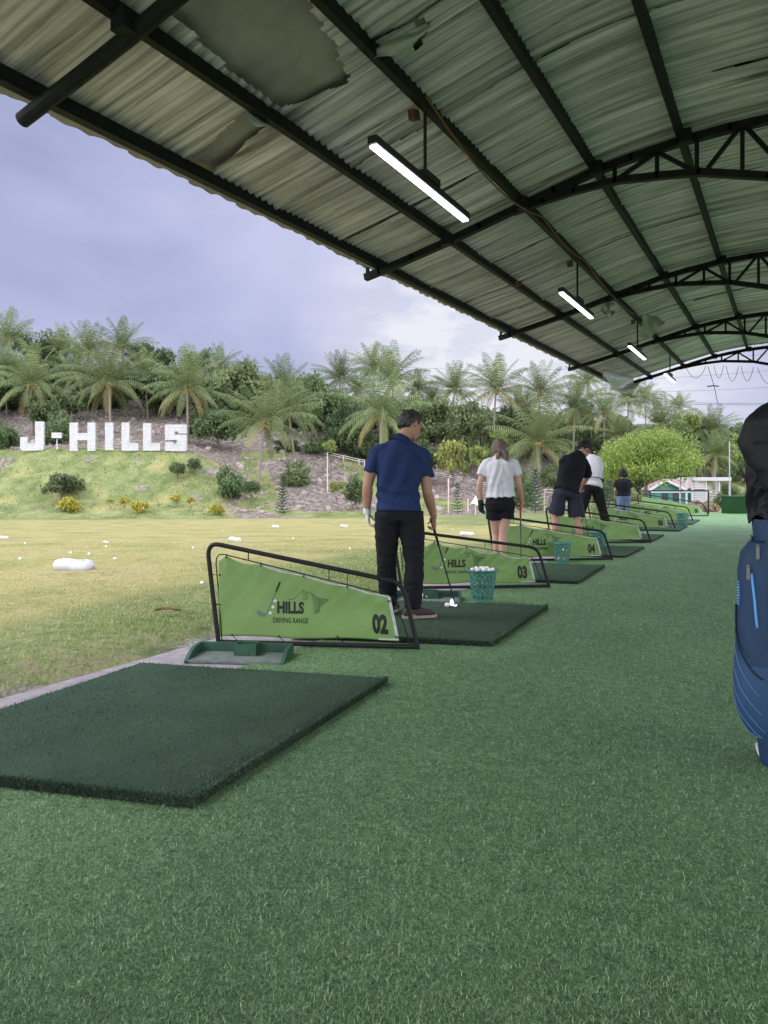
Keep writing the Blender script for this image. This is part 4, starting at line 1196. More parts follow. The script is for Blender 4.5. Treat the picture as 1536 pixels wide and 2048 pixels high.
# jacket hanging over the clubs
M['jacket'] = mat('black_nylon', (.010, .010, .013), .55, var=.2, vscale=6, bump=.15, bscale=90, spec=.28)
vs = []; jm = MB(); n = 150; rows = 110
prof = [(1.522, .012), (1.515, .04), (1.50, .075), (1.468, .115), (1.436, .142), (1.384, .162), (1.346, .172), (1.29, .150), (1.238, .130), (1.206, .140), (1.144, .148), (1.09, .134), (1.03, .132), (.95, .136)]
pz = [p[0] for p in prof][::-1]; pr_ = [p[1] for p in prof][::-1]
def ridge(v): return 1 - 2 * abs(v)
for i in range(rows):
    f = i / (rows - 1)
    for j in range(n):
        a = 2 * pi * j / n; ca, sa = math.cos(a), math.sin(a)
        z = 1.522 - .56 * f ** .92
        r0 = float(np.interp(z, pz, pr_))
        q_ = (ca * 1.6 + 3, sa * 1.6, z * 4.2 + .5 * math.sin(a + 1))
        w_ = noise.noise((q_[0] * .8, q_[1] * .8, q_[2] * .5))
        fold = .020 * ridge(noise.noise((q_[0] + w_, q_[1], q_[2]))) + .006 * ridge(noise.noise((q_[0] * 2.1, q_[1] * 2.1 + w_, q_[2] * 1.7))) + .0015 * ridge(noise.noise((q_[0] * 4.5, q_[1] * 4.5, q_[2] * 3.6))) - .022
        # slanting creases below the elbow of the sleeve
        s_ = z - .20 * math.sin(a - 3.6); fold += .010 * math.sin(62 * s_ + 3 * w_) * max(0, 1 - abs(z - 1.12) / .16)
        # deep hollow between the sleeve and the body
        da = math.atan2(math.sin(a - 4.75), math.cos(a - 4.75)); fold -= .085 * math.exp(-(da / .5) ** 2) * math.exp(-((z - 1.30 - .12 * da) / .085) ** 2)
        r = max(.008, r0 + fold * min(1, r0 / .09))
        vs.append((.03 + r * ca, r * .85 * sa, z - f ** 6 * (.06 * ca + .02 * math.sin(5 * a))))
fs = [(i * n + j, (i + 1) * n + j, (i + 1) * n + (j + 1) % n, i * n + (j + 1) % n) for i in range(rows - 1) for j in range(n)]
fs.append(tuple(range(n)))
jm.add(vs, fs); jo = jm.build('jacket', M['jacket'], smooth=True)
jo.location = bagc; jo.rotation_euler = (0, 0, YAW + .1)
md = jo.modifiers.new('s', 'SOLIDIFY'); md.thickness = .004
def sleeve(name, pts, rs, seed):
    b = MB(); P9 = []; R9 = []
    for i in range(40):
        f = i / 39 * (len(pts) - 1); k = min(len(pts) - 2, int(f)); u = f - k; u = u * u * (3 - 2 * u); P9.append(Vector(pts[k]).lerp(Vector(pts[k + 1]), u)); r9 = rs[k] + (rs[k + 1] - rs[k]) * (f - k); R9.append((r9, r9 * .7))
    b.tube(P9, R9, 40)
    o = b.build(name, M['jacket'], jo, True)
    for v in o.data.vertices:
        q9 = v.co; v.co = q9 + v.normal * (.006 * ridge(noise.noise((q9.x * 7, q9.y * 7, q9.z * 12 + seed))) + .0015 * ridge(noise.noise((q9.x * 22, q9.y * 22, q9.z * 26 + seed))))
    return o
sleeve('sleeve', [(-.02, -.09, 1.47), (-.105, -.07, 1.40), (-.118, -.055, 1.33), (-.085, -.085, 1.24), (-.05, -.10, 1.15), (-.045, -.105, 1.08)], [.055, .062, .060, .055, .050, .046], 3)
sleeve('cuff', [(-.045, -.105, 1.085), (-.045, -.106, 1.06)], [.049, .049], 9)
prop(jo, 'black jacket draped over the clubs in the navy golf bag', 'jacket')

# ---- planter box at the end of the aisle
t = thing('planter_box', 'low dark green turf-covered planter box at the end of the aisle', 'planter', G(1482, 1027)); o_ = t.location
b = MB(); b.box((.35, 0, .30), (1.9, .5, .60), Matrix.Rotation(YAW, 3, 'Z')); b.build('box', fuzz_mat('hedge_turf', (.008, .035, .012), (.02, .07, .025)), t)
b = MB(); b.box((.35, 0, .61), (1.94, .54, .03), Matrix.Rotation(YAW, 3, 'Z')); b.build('top_edge', M['tray'], t)

# ================================================================== vegetation
M['palm'] = leaf_mat('palm_frond', (.070, .115, .042), (.23, .29, .125), .25, .012, .15, c3=(.34, .29, .13))
M['leaf'] = leaf_mat('broad_leaf', (.085, .130, .055), (.175, .235, .105), .3, .02, .22)
M['leaf_dark'] = leaf_mat('dark_leaf', (.060, .100, .045), (.145, .195, .09), .25, .02, .2)
M['leaf_lime'] = leaf_mat('lime_leaf', (.15, .23, .05), (.31, .39, .10), .35, .01, .08)
M['leaf_yellow'] = leaf_mat('yellow_green_leaf', (.13, .19, .06), (.36, .39, .12), .3, .02, .1)
M['flower'] = leaf_mat('yellow_flower', (.20, .22, .06), (.58, .50, .07), .2, 0, .05)
M['pine'] = leaf_mat('pine_needle', (.04, .085, .055), (.08, .14, .09), .15, .02, .15)
M['varieg'] = leaf_mat('variegated_leaf', (.12, .13, .07), (.50, .34, .26), .2, .02, .1)

def leaf_cloud(name, clumps, per, size, m, flat=.0, seed=0, spread=1.0, aspect=1.9):
    """leaf-sized quads scattered through the clumps (centre, radius vector)"""
    r = np.random.default_rng(seed); V, T = [], []
    for (c, rad, tone) in clumps:
        k = int(per * (np.prod(rad) ** (1 / 3) / .3) ** 2) + 8
        d = r.normal(size=(k, 3)); d /= np.linalg.norm(d, axis=1)[:, None]
        rr = r.random(k) ** .5 * spread * r.choice([1, 1, 1.25], k)
        p = np.array(c) + d * rr[:, None] * np.array(rad)
        nrm_ = d * .7 + r.normal(size=(k, 3)) * .7; nrm_[:, 2] += flat; nrm_ /= np.linalg.norm(nrm_, axis=1)[:, None]
        t1 = np.cross(nrm_, r.normal(size=(k, 3))); t1 /= np.linalg.norm(t1, axis=1)[:, None]; t2 = np.cross(nrm_, t1)
        s = (size * r.uniform(.6, 1.4, k))[:, None]; a = t1 * s * aspect / 2; b = t2 * s / 2
        drop = np.array([0, 0, -1.0]) * s * .25
        V.append(np.stack([p - a + drop, p - b, p + a + drop, p + b], 1)); T.append(np.repeat(np.clip(tone + r.normal(0, .22, k), 0, 1), 4))
    V = np.concatenate(V).reshape(-1, 3); T = np.concatenate(T)
    q = np.arange(len(V)).reshape(-1, 4); me = np_mesh(name, V, q); fattr(me, 'tone', T); me.materials.append(m); return me
def crown_clumps(seed, n, w=1.0, h=.8, low=.25, size=(.22, .38)):
    r = random.Random(seed); out_ = []
    for i in range(n):
        a = r.uniform(0, 2 * pi); z = r.uniform(low, 1) ; rad = math.sqrt(max(0.02, 1 - ((z - .45) / .62) ** 2)) * r.uniform(.25, .85)
        s = r.uniform(*size); out_.append(((rad * w * math.cos(a), rad * w * math.sin(a), z * h), (s * r.uniform(.9, 1.3), s * r.uniform(.9, 1.3), s * r.uniform(.6, .95)), .5 + .4 * (r.random() - .5)))
    return out_
def limbs_mesh(name, h, r0, clumps, seed, m, bare=.35, lean=.1):
    r = random.Random(seed); b = MB(); top = Vector((r.uniform(-lean, lean), r.uniform(-lean, lean), h * bare + .05))
    b.tube([(0, 0, -.15), top * .5 + Vector((r.uniform(-.03, .03), 0, 0)), top], [r0 * 1.25, r0, r0 * .8], 7)
    for c, rad, _ in r.sample(clumps, min(len(clumps), 9)):
        c = Vector(c); s = top.lerp(Vector((0, 0, 0)), r.uniform(0, .35)); mid = s.lerp(c, .5) + Vector((r.uniform(-.05, .05), r.uniform(-.05, .05), -.04))
        b.tube([s, mid, c], [r0 * .55, r0 * .35, r0 * .15], 5, cap=False)
    me = bpy.data.meshes.new(name); me.from_pydata(b.v, [], b.f); me.update(); me.polygons.foreach_set('use_smooth', [True] * len(me.polygons)); me.materials.append(m); return me
TREES = {}
def proto(key, seeds, n, w, h, low, size, per, leaf, m, flat=0.0, bare=.35, r0=.035, lean=.1):
    L_ = []
    for s in seeds:
        cl_ = crown_clumps(s, n, w, h, low, size); L_.append((leaf_cloud('crown', cl_, per, leaf, M[m], flat, s), limbs_mesh('trunk', h, r0, cl_, s, M['bark2'], bare, lean)))
    TREES[key] = L_
proto('round', (11, 12, 13), 34, .85, 1.35, .30, (.20, .34), 150, .055, 'leaf')
proto('dark', (21, 22), 34, .9, 1.3, .15, (.22, .34), 150, .055, 'leaf_dark')
proto('tall', (31, 32), 34, .6, 1.9, .35, (.18, .30), 150, .05, 'leaf')
proto('lime', (41,), 80, 1.0, .95, .50, (.13, .24), 620, .019, 'leaf_lime', bare=.42, r0=.03)
proto('yellowish', (51, 52), 22, .85, 1.1, .35, (.15, .26), 110, .07, 'leaf_yellow', bare=.4, r0=.025)
proto('bush', (61, 62, 63), 20, .9, .9, .02, (.22, .36), 150, .07, 'leaf')
proto('flowerbush', (71, 72), 13, .9, .45, .3, (.16, .26), 150, .08, 'flower', bare=.3, r0=.02)
proto('sapling', (81,), 14, .6, 1.8, .66, (.2, .3), 130, .08, 'leaf_yellow', bare=.7, r0=.03)
proto('umbrella_tree', (91, 92), 22, 1.0, .95, .5, (.18, .3), 130, .07, 'leaf_dark', bare=.45, r0=.03)
proto('varieg', (95,), 24, .9, .8, .02, (.2, .3), 150, .08, 'varieg')
cntT = {}
def tree(kind, px, Z, top, wpx, label, name, cat, group=None, base=None, hscale=1.0):
    """a tree standing on the ground at that place, as tall and as wide as in the photograph"""
    p = on_ground(px, Z)
    if base is not None: p = P(px, base, Z)
    p.z -= .05
    H = EYE + (HY - top) / FPX * Z - p.z
    Wd = wpx / FPX * Z / 2
    k = cntT.get(kind, 0); cntT[kind] = k + 1
    L_ = TREES[kind]; crown, trunk = L_[k % len(L_)]
    t = thing(name, label, cat, p, group, k * 2.1)
    zmax = ZM.setdefault(crown.name, float(np.percentile([v.co.z for v in crown.vertices], 99.5)))
    sw = Wd / WM(kind, crown); sz = min(H / zmax, 1.45 * sw)
    for nm, me, s_, dz_ in (('trunk', trunk, H / zmax, 0), ('crown', crown, sz, H - zmax * sz)):
        o = bpy.data.objects.new(nm, me); COL.objects.link(o); o.parent = t; o.scale = (sw, sw, s_); o.location = (0, 0, dz_)
    return t
ZM = {}; _WM = {}
def WM(kind, me):
    if kind not in _WM: _WM[kind] = float(np.percentile([math.hypot(v.co.x, v.co.y) for v in me.vertices], 97))
    return _WM[kind]

# palms
def palm_proto(seed, nf=30, L=5.2):
    r = random.Random(seed); V, Q, T, D = [], [], [], []
    rb = MB()
    for i in range(nf):
        f = i / (nf - 1); az = i * 2.39996 + r.uniform(-.3, .3)
        e0 = math.radians(86 - 108 * f + r.uniform(-9, 9)); droop = math.radians(10 + 74 * f ** .6 + r.uniform(-10, 10))
        Lf = L * (.72 + .28 * math.sin(pi * (.15 + .75 * f))) * r.uniform(.9, 1.08); N_ = 13
        p = Vector((.12 * math.cos(az), .12 * math.sin(az), .15 * (1 - f))); pts = [p]; tans = []
        for k in range(N_):
            e = e0 - droop * (k / N_) ** 1.25; d = Vector((math.cos(e) * math.cos(az), math.cos(e) * math.sin(az), math.sin(e))); tans.append(d); p = p + d * Lf / N_; pts.append(p)
        tans.append(tans[-1])
        rb.tube(pts, [.055 * (1 - .85 * k / N_) for k in range(N_ + 1)], 4, cap=False)
        side = Vector((-math.sin(az), math.cos(az), 0)); dry = 1.0 if (f > .93 and r.random() < .6) else (.25 * r.random() if f > .75 else 0.0); tn = min(1, max(0, r.gauss(.45, .26)))
        M_ = 24
        for k in range(1, M_ + 1):
            g_ = k / M_; x = g_ * N_; i0 = min(N_ - 1, int(x)); pp = pts[i0].lerp(pts[i0 + 1], x - i0); tt = tans[i0]
            ll = 1.1 * (math.sin(pi * (.12 + .80 * g_)) ** .7) * r.uniform(.85, 1.1)
            if g_ < .1: continue
            nn = side.cross(tt)
            if nn.z < 0: nn = -nn
            for s in (-1, 1):
                hang = .35 + .75 * f + r.uniform(-.12, .12)
                d = (side * s * .9 + tt * .55 + nn * .25 - Vector((0, 0, 1)) * hang).normalized()
                d2 = (d - Vector((0, 0, .55 + .3 * f))).normalized()
                m1 = pp + d * ll * .5; m2 = m1 + d2 * ll * .5; w = tt * .045
                b_ = len(V); V += [pp - w * .6, pp + w * .6, m1 + w, m1 - w, m2 + w * .25, m2 - w * .25]
                Q += [(b_, b_ + 1, b_ + 2, b_ + 3), (b_ + 3, b_ + 2, b_ + 4, b_ + 5)]
                t1 = min(1, max(0, tn + r.gauss(0, .12))); T += [t1] * 6; D += [dry] * 6
    b_ = len(V); V += [Vector(v) for v in rb.v]; Q += [tuple(i + b_ for i in f_) for f_ in rb.f]; T += [.9] * len(rb.v); D += [.25] * len(rb.v)
    me = np_mesh('crown', np.array([v[:] for v in V]), Q); fattr(me, 'tone', T); fattr(me, 'dry', D); me.materials.append(M['palm'])
    cb = MB()
    for i in range(12):
        a = r.uniform(0, 2 * pi); cb.ell((.3 * math.cos(a), .3 * math.sin(a), r.uniform(-.45, .05)), (.14, .14, .17), None, 7, 5)
    for i in range(7):
        a = r.uniform(0, 2 * pi); cb.tube([(0, 0, 0), (.4 * math.cos(a), .4 * math.sin(a), .15), (.65 * math.cos(a), .65 * math.sin(a), -.25)], [.05, .06, .03], 5)
    cm = bpy.data.meshes.new('coconut_cluster'); cm.from_pydata(cb.v, [], cb.f); cm.update(); cm.materials.append(M['coconut'])
    return me, cm
PALMS = [palm_proto(s, nf) for s, nf in ((3, 33), (5, 36), (8, 31), (13, 28))]
npalm = [0]
def palm(px, py, rpx, Z, label, base_px=None, base_py=None, kind=None, sq=1.0):
    c = P(px, py, Z)
    if base_px is None: base_px = px + random.uniform(-8, 8)
    b0 = on_ground(base_px, Z); b0.z -= .1
    if base_py is not None: b0 = P(base_px, base_py, Z); b0.z = min(b0.z, on_ground(base_px, Z).z) - .05
    t = thing('coconut_palm', label, 'palm', b0, 'coconut palms on the slope', 0)
    k = npalm[0]; npalm[0] += 1; me, cm = PALMS[(k if kind is None else kind) % 4]; s = rpx / FPX * Z / 3.95
    rel = c - b0
    o = bpy.data.objects.new('crown', me); COL.objects.link(o); o.parent = t; o.location = rel; o.scale = (s, s, s * sq); o.rotation_euler = (random.uniform(-.08, .08), random.uniform(-.08, .08), k * 1.7)
    o = bpy.data.objects.new('coconut_cluster', cm); COL.objects.link(o); o.parent = t; o.location = rel; o.scale = (s, s, s); o.rotation_euler = (0, 0, k)
    tb = MB(); bend = Vector((rel.x * .35 + random.uniform(-.2, .2), rel.y * .35, rel.z * .5)); r0 = .15 * max(.8, s)
    pts = []
    for i in range(9):
        f = i / 8; pts.append(Vector((0, 0, 0)) * (1 - f) ** 2 + bend * 2 * f * (1 - f) + rel * f * f)
    tb.tube(pts, [r0 * (1.7 - 1.2 * min(1, i / 1.5)) if i < 2 else r0 * (1 - .03 * i) for i in range(9)], 8); tb.build('trunk', M['bark'], t, True)
    return t
for a in [
 (62, 770, 72, 96, 'big coconut palm above the letter J', 66, None),
 (219, 767, 76, 95, 'big coconut palm directly above the letter H', 221, None),
 (375, 777, 76, 92, 'coconut palm whose trunk stands beside the white letter S', 377, 893),
 (530, 848, 84, 79, 'big coconut palm with bare leaning trunk at the foot of the slope', 515, 1008),
 (578, 828, 66, 88, 'coconut palm partly behind the leaning-trunk palm, on its right', 590, None),
 (568, 783, 60, 104, 'tall coconut palm on the skyline above the leaning-trunk palm', None, None),
 (762, 830, 82, 86, 'big yellowish coconut palm rising behind the polo man', 764, None),
 (785, 762, 66, 108, 'tall coconut palm on the skyline above the polo man', None, None),
 (748, 738, 48, 116, 'coconut palm at the back, its crown left of the tallest one above the polo man', None, None),
 (680, 757, 46, 112, 'small coconut palm on the skyline in front of the lattice tower', None, None),
 (713, 782, 34, 108, 'little coconut palm right of the one before the lattice tower', None, None),
 (441, 736, 42, 116, 'spiky coconut palm on the skyline right of the palm beside letter S', None, None),
 (16, 680, 58, 118, 'coconut palm at the top left edge, highest on the skyline', None, None),
 (176, 706, 52, 116, 'coconut palm on the skyline left of the one above letter H', None, None),
 (244, 696, 56, 118, 'tall skyline coconut palm behind the one above letter H', None, None),
 (127, 697, 42, 120, 'coconut palm on the skyline between the left edge and letter H', None, None),
 (10, 742, 55, 108, 'coconut palm cut by the left edge, below the highest one', None, None),
 (150, 752, 50, 106, 'shaded coconut palm behind, between the two above J and H', None, None),
 (290, 752, 48, 108, 'shaded coconut palm behind, between the ones above H and S', None, None),
 (493, 742, 28, 122, 'tiny coconut palm tip on the skyline above the broad trees', None, None),
 (836, 778, 36, 112, 'small coconut palm between the polo man and the woman, on the skyline', None, None),
 (909, 781, 48, 106, 'coconut palm on the skyline left above the woman', None, None),
 (992, 781, 64, 100, 'coconut palm with a visible trunk right above the woman', 986, None),
 (1080, 788, 58, 102, 'feathery skyline coconut palm above the man in shorts', None, None),
 (1075, 888, 86, 72, 'big low coconut palm between the woman and the man in shorts', 1078, None),
 (1150, 818, 56, 90, 'coconut palm with hanging dry fronds above the man in shorts', 1146, None),
 (1208, 828, 52, 88, 'coconut palm under the low corner of the roof', None, None),
 (1176, 764, 40, 112, 'dark coconut palm at the back, touching the corner of the roof', None, None),
 (1257, 802, 46, 94, 'coconut palm rising above the lime green tree on its left side', None, None),
 (1320, 852, 56, 80, 'coconut palm with orange stalks directly above the lime green tree', None, None),
 (1290, 800, 32, 108, 'thin coconut palm at the back above the lime green tree', None, None),
 (1358, 814, 27, 110, 'small distant coconut palm right of the lime green tree top', None, None),
 (1424, 862, 46, 84, 'coconut palm on the skyline left of the black jacket', None, None),
 (1430, 912, 46, 66, 'low arching palm above the white pergola', None, None),
 (1385, 930, 34, 70, 'small arching palm just left of the white pergola roof', None, None),
 (640, 800, 40, 106, 'dim coconut palm among the trees left of the polo man', None, None),
 (865, 800, 36, 110, 'dim coconut palm among the trees above the railing', None, None),
 (1040, 822, 44, 104, 'dim coconut palm behind the big low one', None, None),
 (1240, 872, 40, 84, 'hazy coconut palm behind the left of the lime green tree', None, None),
 ]:
    palm(*a)

TG = 'trees on the slope'
for a in [
 ('dark', 300, 122, 690, 110, 'dark broad tree on the skyline between the palms above H and S'),
 ('dark', 85, 122, 668, 110, 'dark tree top behind the palms at the upper left'),
 ('dark', 400, 118, 702, 80, 'rounded tree on the skyline right of the palm beside letter S'),
 ('round', 478, 106, 728, 130, 'big green tree right of the palms above the letters'),
 ('round', 438, 92, 818, 100, 'leafy light green tree right of the letter S'),
 ('dark', 330, 112, 730, 90, 'mid green tree behind the palm beside letter S'),
 ('round', 622, 108, 748, 100, 'green tree left of the lattice tower'),
 ('round', 655, 100, 782, 120, 'broad green tree between the leaning palm and the polo man'),
 ('dark', 700, 94, 812, 110, 'darker tree with thin stems between the leaning palm and the polo man'),
 ('round', 545, 110, 765, 90, 'green tree behind the leaning palm'),
 ('round', 845, 100, 800, 95, 'green tree right behind the head of the polo man'),
 ('tall', 890, 98, 800, 90, 'tall leafy tree between the polo man and the woman'),
 ('round', 930, 94, 806, 100, 'broad leafy tree left of the head of the woman'),
 ('dark', 800, 104, 792, 80, 'dark tree behind the big yellowish palm'),
 ('tall', 960, 90, 830, 80, 'grey green tree directly behind the woman'),
 ('dark', 1030, 102, 812, 90, 'dark green tree behind the palm right above the woman'),
 ('round', 1100, 96, 830, 80, 'blue green tree behind the big low palm'),
 ('dark', 1190, 92, 850, 90, 'shaded tree behind the man in the white shirt'),
 ('round', 1240, 84, 880, 90, 'green tree left behind the lime green tree'),
 ('dark', 1400, 86, 836, 80, 'dark tree right behind the lime green tree'),
 ('yellowish', 1372, 82, 826, 56, 'yellowish tree above the right part of the lime green tree'),
 ('round', 1450, 70, 880, 60, 'tree left of the black jacket, above the pergola'),
 ('yellowish', 1490, 62, 868, 60, 'light green tree beside the black jacket'),
 ('dark', 1300, 88, 868, 110, 'dark tree behind the lime green tree'),
 ('dark', 1500, 80, 860, 90, 'dark tree behind the black jacket'),
 ('round', 1560, 76, 850, 100, 'tree behind the jacket at the right edge'),
 ('dark', 1350, 70, 915, 90, 'shaded tree behind the house'),
 ('round', 1130, 82, 905, 60, 'small tree behind the man in shorts'),
 ('round', 1215, 66, 925, 60, 'small green tree behind the man in the white shirt'),
 ('dark', 1160, 96, 800, 60, 'dark tree below the corner of the roof'),
 ('round', 760, 108, 800, 70, 'tree behind the big yellowish palm, on its left'),
 ('dark', 575, 92, 880, 60, 'dark undergrowth tree behind the leaning palm'),
 ('dark', 205, 114, 745, 90, 'shaded tree between the palms above the letters'),
 ('dark', 20, 112, 755, 90, 'shaded tree behind the palms at the left edge'),
 ('round', -40, 100, 740, 110, 'tree at the very left edge'),
 ]:
    tree(*a[:5], a[5], 'broadleaf_tree', 'tree', TG)
BG = 'bushes on the slope'
for a in [
 ('bush', 85, 94, 786, 62, 'green bush above the letter J'),
 ('bush', 115, 90, 822, 60, 'round bush just behind the dash of the letters'),
 ('bush', 5, 88, 845, 70, 'bush left of the letters at the edge'),
 ('umbrella_tree', 125, 76, 948, 88, 'dark spreading shrub on the grass slope below the letter J'),
 ('umbrella_tree', 355, 79, 925, 38, 'small shrub below the letter S, left of a pair'),
 ('umbrella_tree', 388, 80, 917, 34, 'small shrub below the letter S, right of a pair'),
 ('bush', 462, 77, 935, 62, 'leafy bush left of the leaning palm trunk'),
 ('umbrella_tree', 503, 75, 962, 40, 'low bush touching the leaning palm trunk'),
 ('bush', 592, 82, 922, 60, 'dark green bush right of the leaning palm'),
 ('yellowish', 674, 73, 962, 34, 'yellowish bush left of the gloved hand of the polo man'),
 ('bush', 712, 74, 952, 46, 'green bush beside the gloved hand of the polo man'),
 ('yellowish', 905, 84, 880, 72, 'yellow green frangipani shrub right of the polo man'),
 ('yellowish', 955, 82, 892, 46, 'small pale shrub left of the head of the woman'),
 ('yellowish', 1000, 88, 858, 60, 'yellow green shrub above the head of the woman'),
 ('bush', 1100, 70, 935, 40, 'bush left of the man in shorts'),
 ('sapling', 663, 80, 880, 26, 'thin sapling with a yellow top before the rocks'),
 ('bush', 1040, 76, 945, 60, 'bush under the big low palm'),
 ('bush', 1200, 60, 960, 40, 'bush behind the man in the white shirt'),
 ('bush', 855, 86, 880, 60, 'shaded bush right of the head of the polo man'),
 ('bush', 640, 92, 872, 70, 'shaded bush above the sapling'),
 ('dark', 735, 92, 868, 70, 'shaded bush left of the head of the polo man'),
 ('bush', 400, 100, 815, 60, 'bush on the skyline side of the letter S'),
 ('bush', 1462, 52, 962, 36, 'bush beside the pergola'),
 ('bush', 1490, 34, 985, 40, 'bush growing out behind the planter box'),
 ('varieg', 1390, 31, 1001, 30, 'pink leaved shrub left of the planter box'),
 ('varieg', 1420, 30, 1002, 34, 'pink leaved shrub touching the planter box'),
 ('bush', 1440, 42, 985, 28, 'clipped round shrub in front of the pergola'),
 ]:
    tree(*a[:5], a[5], 'bush' if a[0] not in ('sapling',) else 'sapling', 'bush' if a[0] != 'sapling' else 'sapling', BG)
FG = 'yellow flowering bushes on the grass slope'
for a in [(137, 72, 994, 52, 'largest yellow flowering bush, under the dark spreading shrub'), (220, 73, 998, 14, 'tiny yellow flowering bush at the left of the middle group'), (248, 73, 994, 24, 'yellow flowering bush in the middle group'), (275, 72, 1001, 40, 'wide low yellow flowering bush in the middle group'), (355, 74, 988, 26, 'yellow flowering bush below the pair of small shrubs'), (382, 73, 995, 20, 'small yellow flowering bush right of the one below the small shrubs'), (433, 71, 1007, 36, 'yellow flowering bush nearest the leaning palm'), (655, 84, 884, 18, 'yellow flowering bush high beside the sapling')]:
    tree('flowerbush', a[0], a[1], a[2], a[3], a[4], 'flowering_bush', 'bush', FG)
tree('lime', 1296, 46, 862, 198, 'wide bright lime green tree behind the far dividers', 'broadleaf_tree', 'tree', None)
# the wood on the ridge behind, one mass
wr = np.random.default_rng(5); wc = []
WP = [-400, 0, 150, 300, 480, 620, 760, 900, 1050, 1200, 1350, 1536, 1900]; WY = [715, 722, 738, 722, 768, 780, 802, 818, 822, 838, 852, 850, 850]
for i in range(420):
    px = wr.uniform(-350, 1800); Zw = wr.uniform(104, 130); p = on_ground(px, Zw)
    top = EYE + (HY - (np.interp(px, WP, WY) + 12 * noise.noise((px * .02, 0, 4)))) / FPX * Zw
    rad = wr.uniform(1.2, 2.6); z = p.z + (max(p.z + 1.0, top - rad * .7) - p.z) * wr.uniform(.25, 1.0) ** .6
    wc.append(((p.x, p.y, z), (rad * 1.2, rad * 1.2, rad * .85), wr.uniform(.2, .75)))
wme = leaf_cloud('woodland', wc, 14, .42, M['leaf_dark'], 0, 77)
prop(link_mesh('woodland', wme, None, smooth=False), kind='stuff')
# norfolk pines
def pine_mesh(seed, tiers=13):
    r = random.Random(seed); V, Q, T = [], [], []
    for i in range(tiers):
        f = i / tiers; z = .08 + .9 * f; R_ = .30 * (1 - f) ** .8 + .02
        for k in range(7):
            a = 2 * pi * k / 7 + i * .5 + r.uniform(-.1, .1)
            for s in range(9):
                g_ = (s + 1) / 9; p = Vector((R_ * g_ * math.cos(a), R_ * g_ * math.sin(a), z + .05 * g_ ** 2 - .015)); sd_ = Vector((-math.sin(a), math.cos(a), 0)); w = .035 * (1.1 - .6 * g_)
                for q5 in range(2):
                    d = sd_ * (w * r.uniform(.7, 1.3)) * (1 if q5 else -1) + Vector((math.cos(a), math.sin(a), 0)) * .02; u = Vector((0, 0, r.uniform(.006, .014)))
                    b_ = len(V); V += [p - u, p + d * .6 - u * .5, p + d + u, p + u]; Q.append((b_, b_ + 1, b_ + 2, b_ + 3)); T += [min(1, max(0, r.gauss(.5, .25)))] * 4
    me = np_mesh('foliage', np.array([v[:] for v in V]), Q); fattr(me, 'tone', T); me.materials.append(M['pine'])
    tb = MB(); tb.tube([(0, 0, -.05), (0, 0, .5), (0, 0, .98)], [.016, .011, .003], 6); tm = bpy.data.meshes.new('trunk'); tm.from_pydata(tb.v, [], tb.f); tm.update(); tm.materials.append(M['bark2']); return me, tm
PINE = [pine_mesh(1), pine_mesh(2, 10)]
for k, (px, Z, top, wpx, lb) in enumerate([(566, 71, 948, 30, 'slim norfolk pine right of the leaning palm trunk'), (915, 70, 962, 26, 'little norfolk pine on the rocks left of the woman'), (1071, 66, 934, 42, 'norfolk pine left of the man in shorts'), (1218, 58, 938, 40, 'norfolk pine behind the man in the white shirt'), (1238, 60, 952, 34, 'norfolk pine behind the child')]):
    p = on_ground(px, Z); t = thing('norfolk_pine', lb, 'pine', p, 'norfolk pines at the foot of the slope', k)
    H = EYE + (HY - top) / FPX * Z - p.z; w = wpx / FPX * Z / .6; t.scale = (w, w, H)
    for nm, me in zip(('foliage', 'trunk'), PINE[k % 2]):
        o = bpy.data.objects.new(nm, me); COL.objects.link(o); o.parent = t

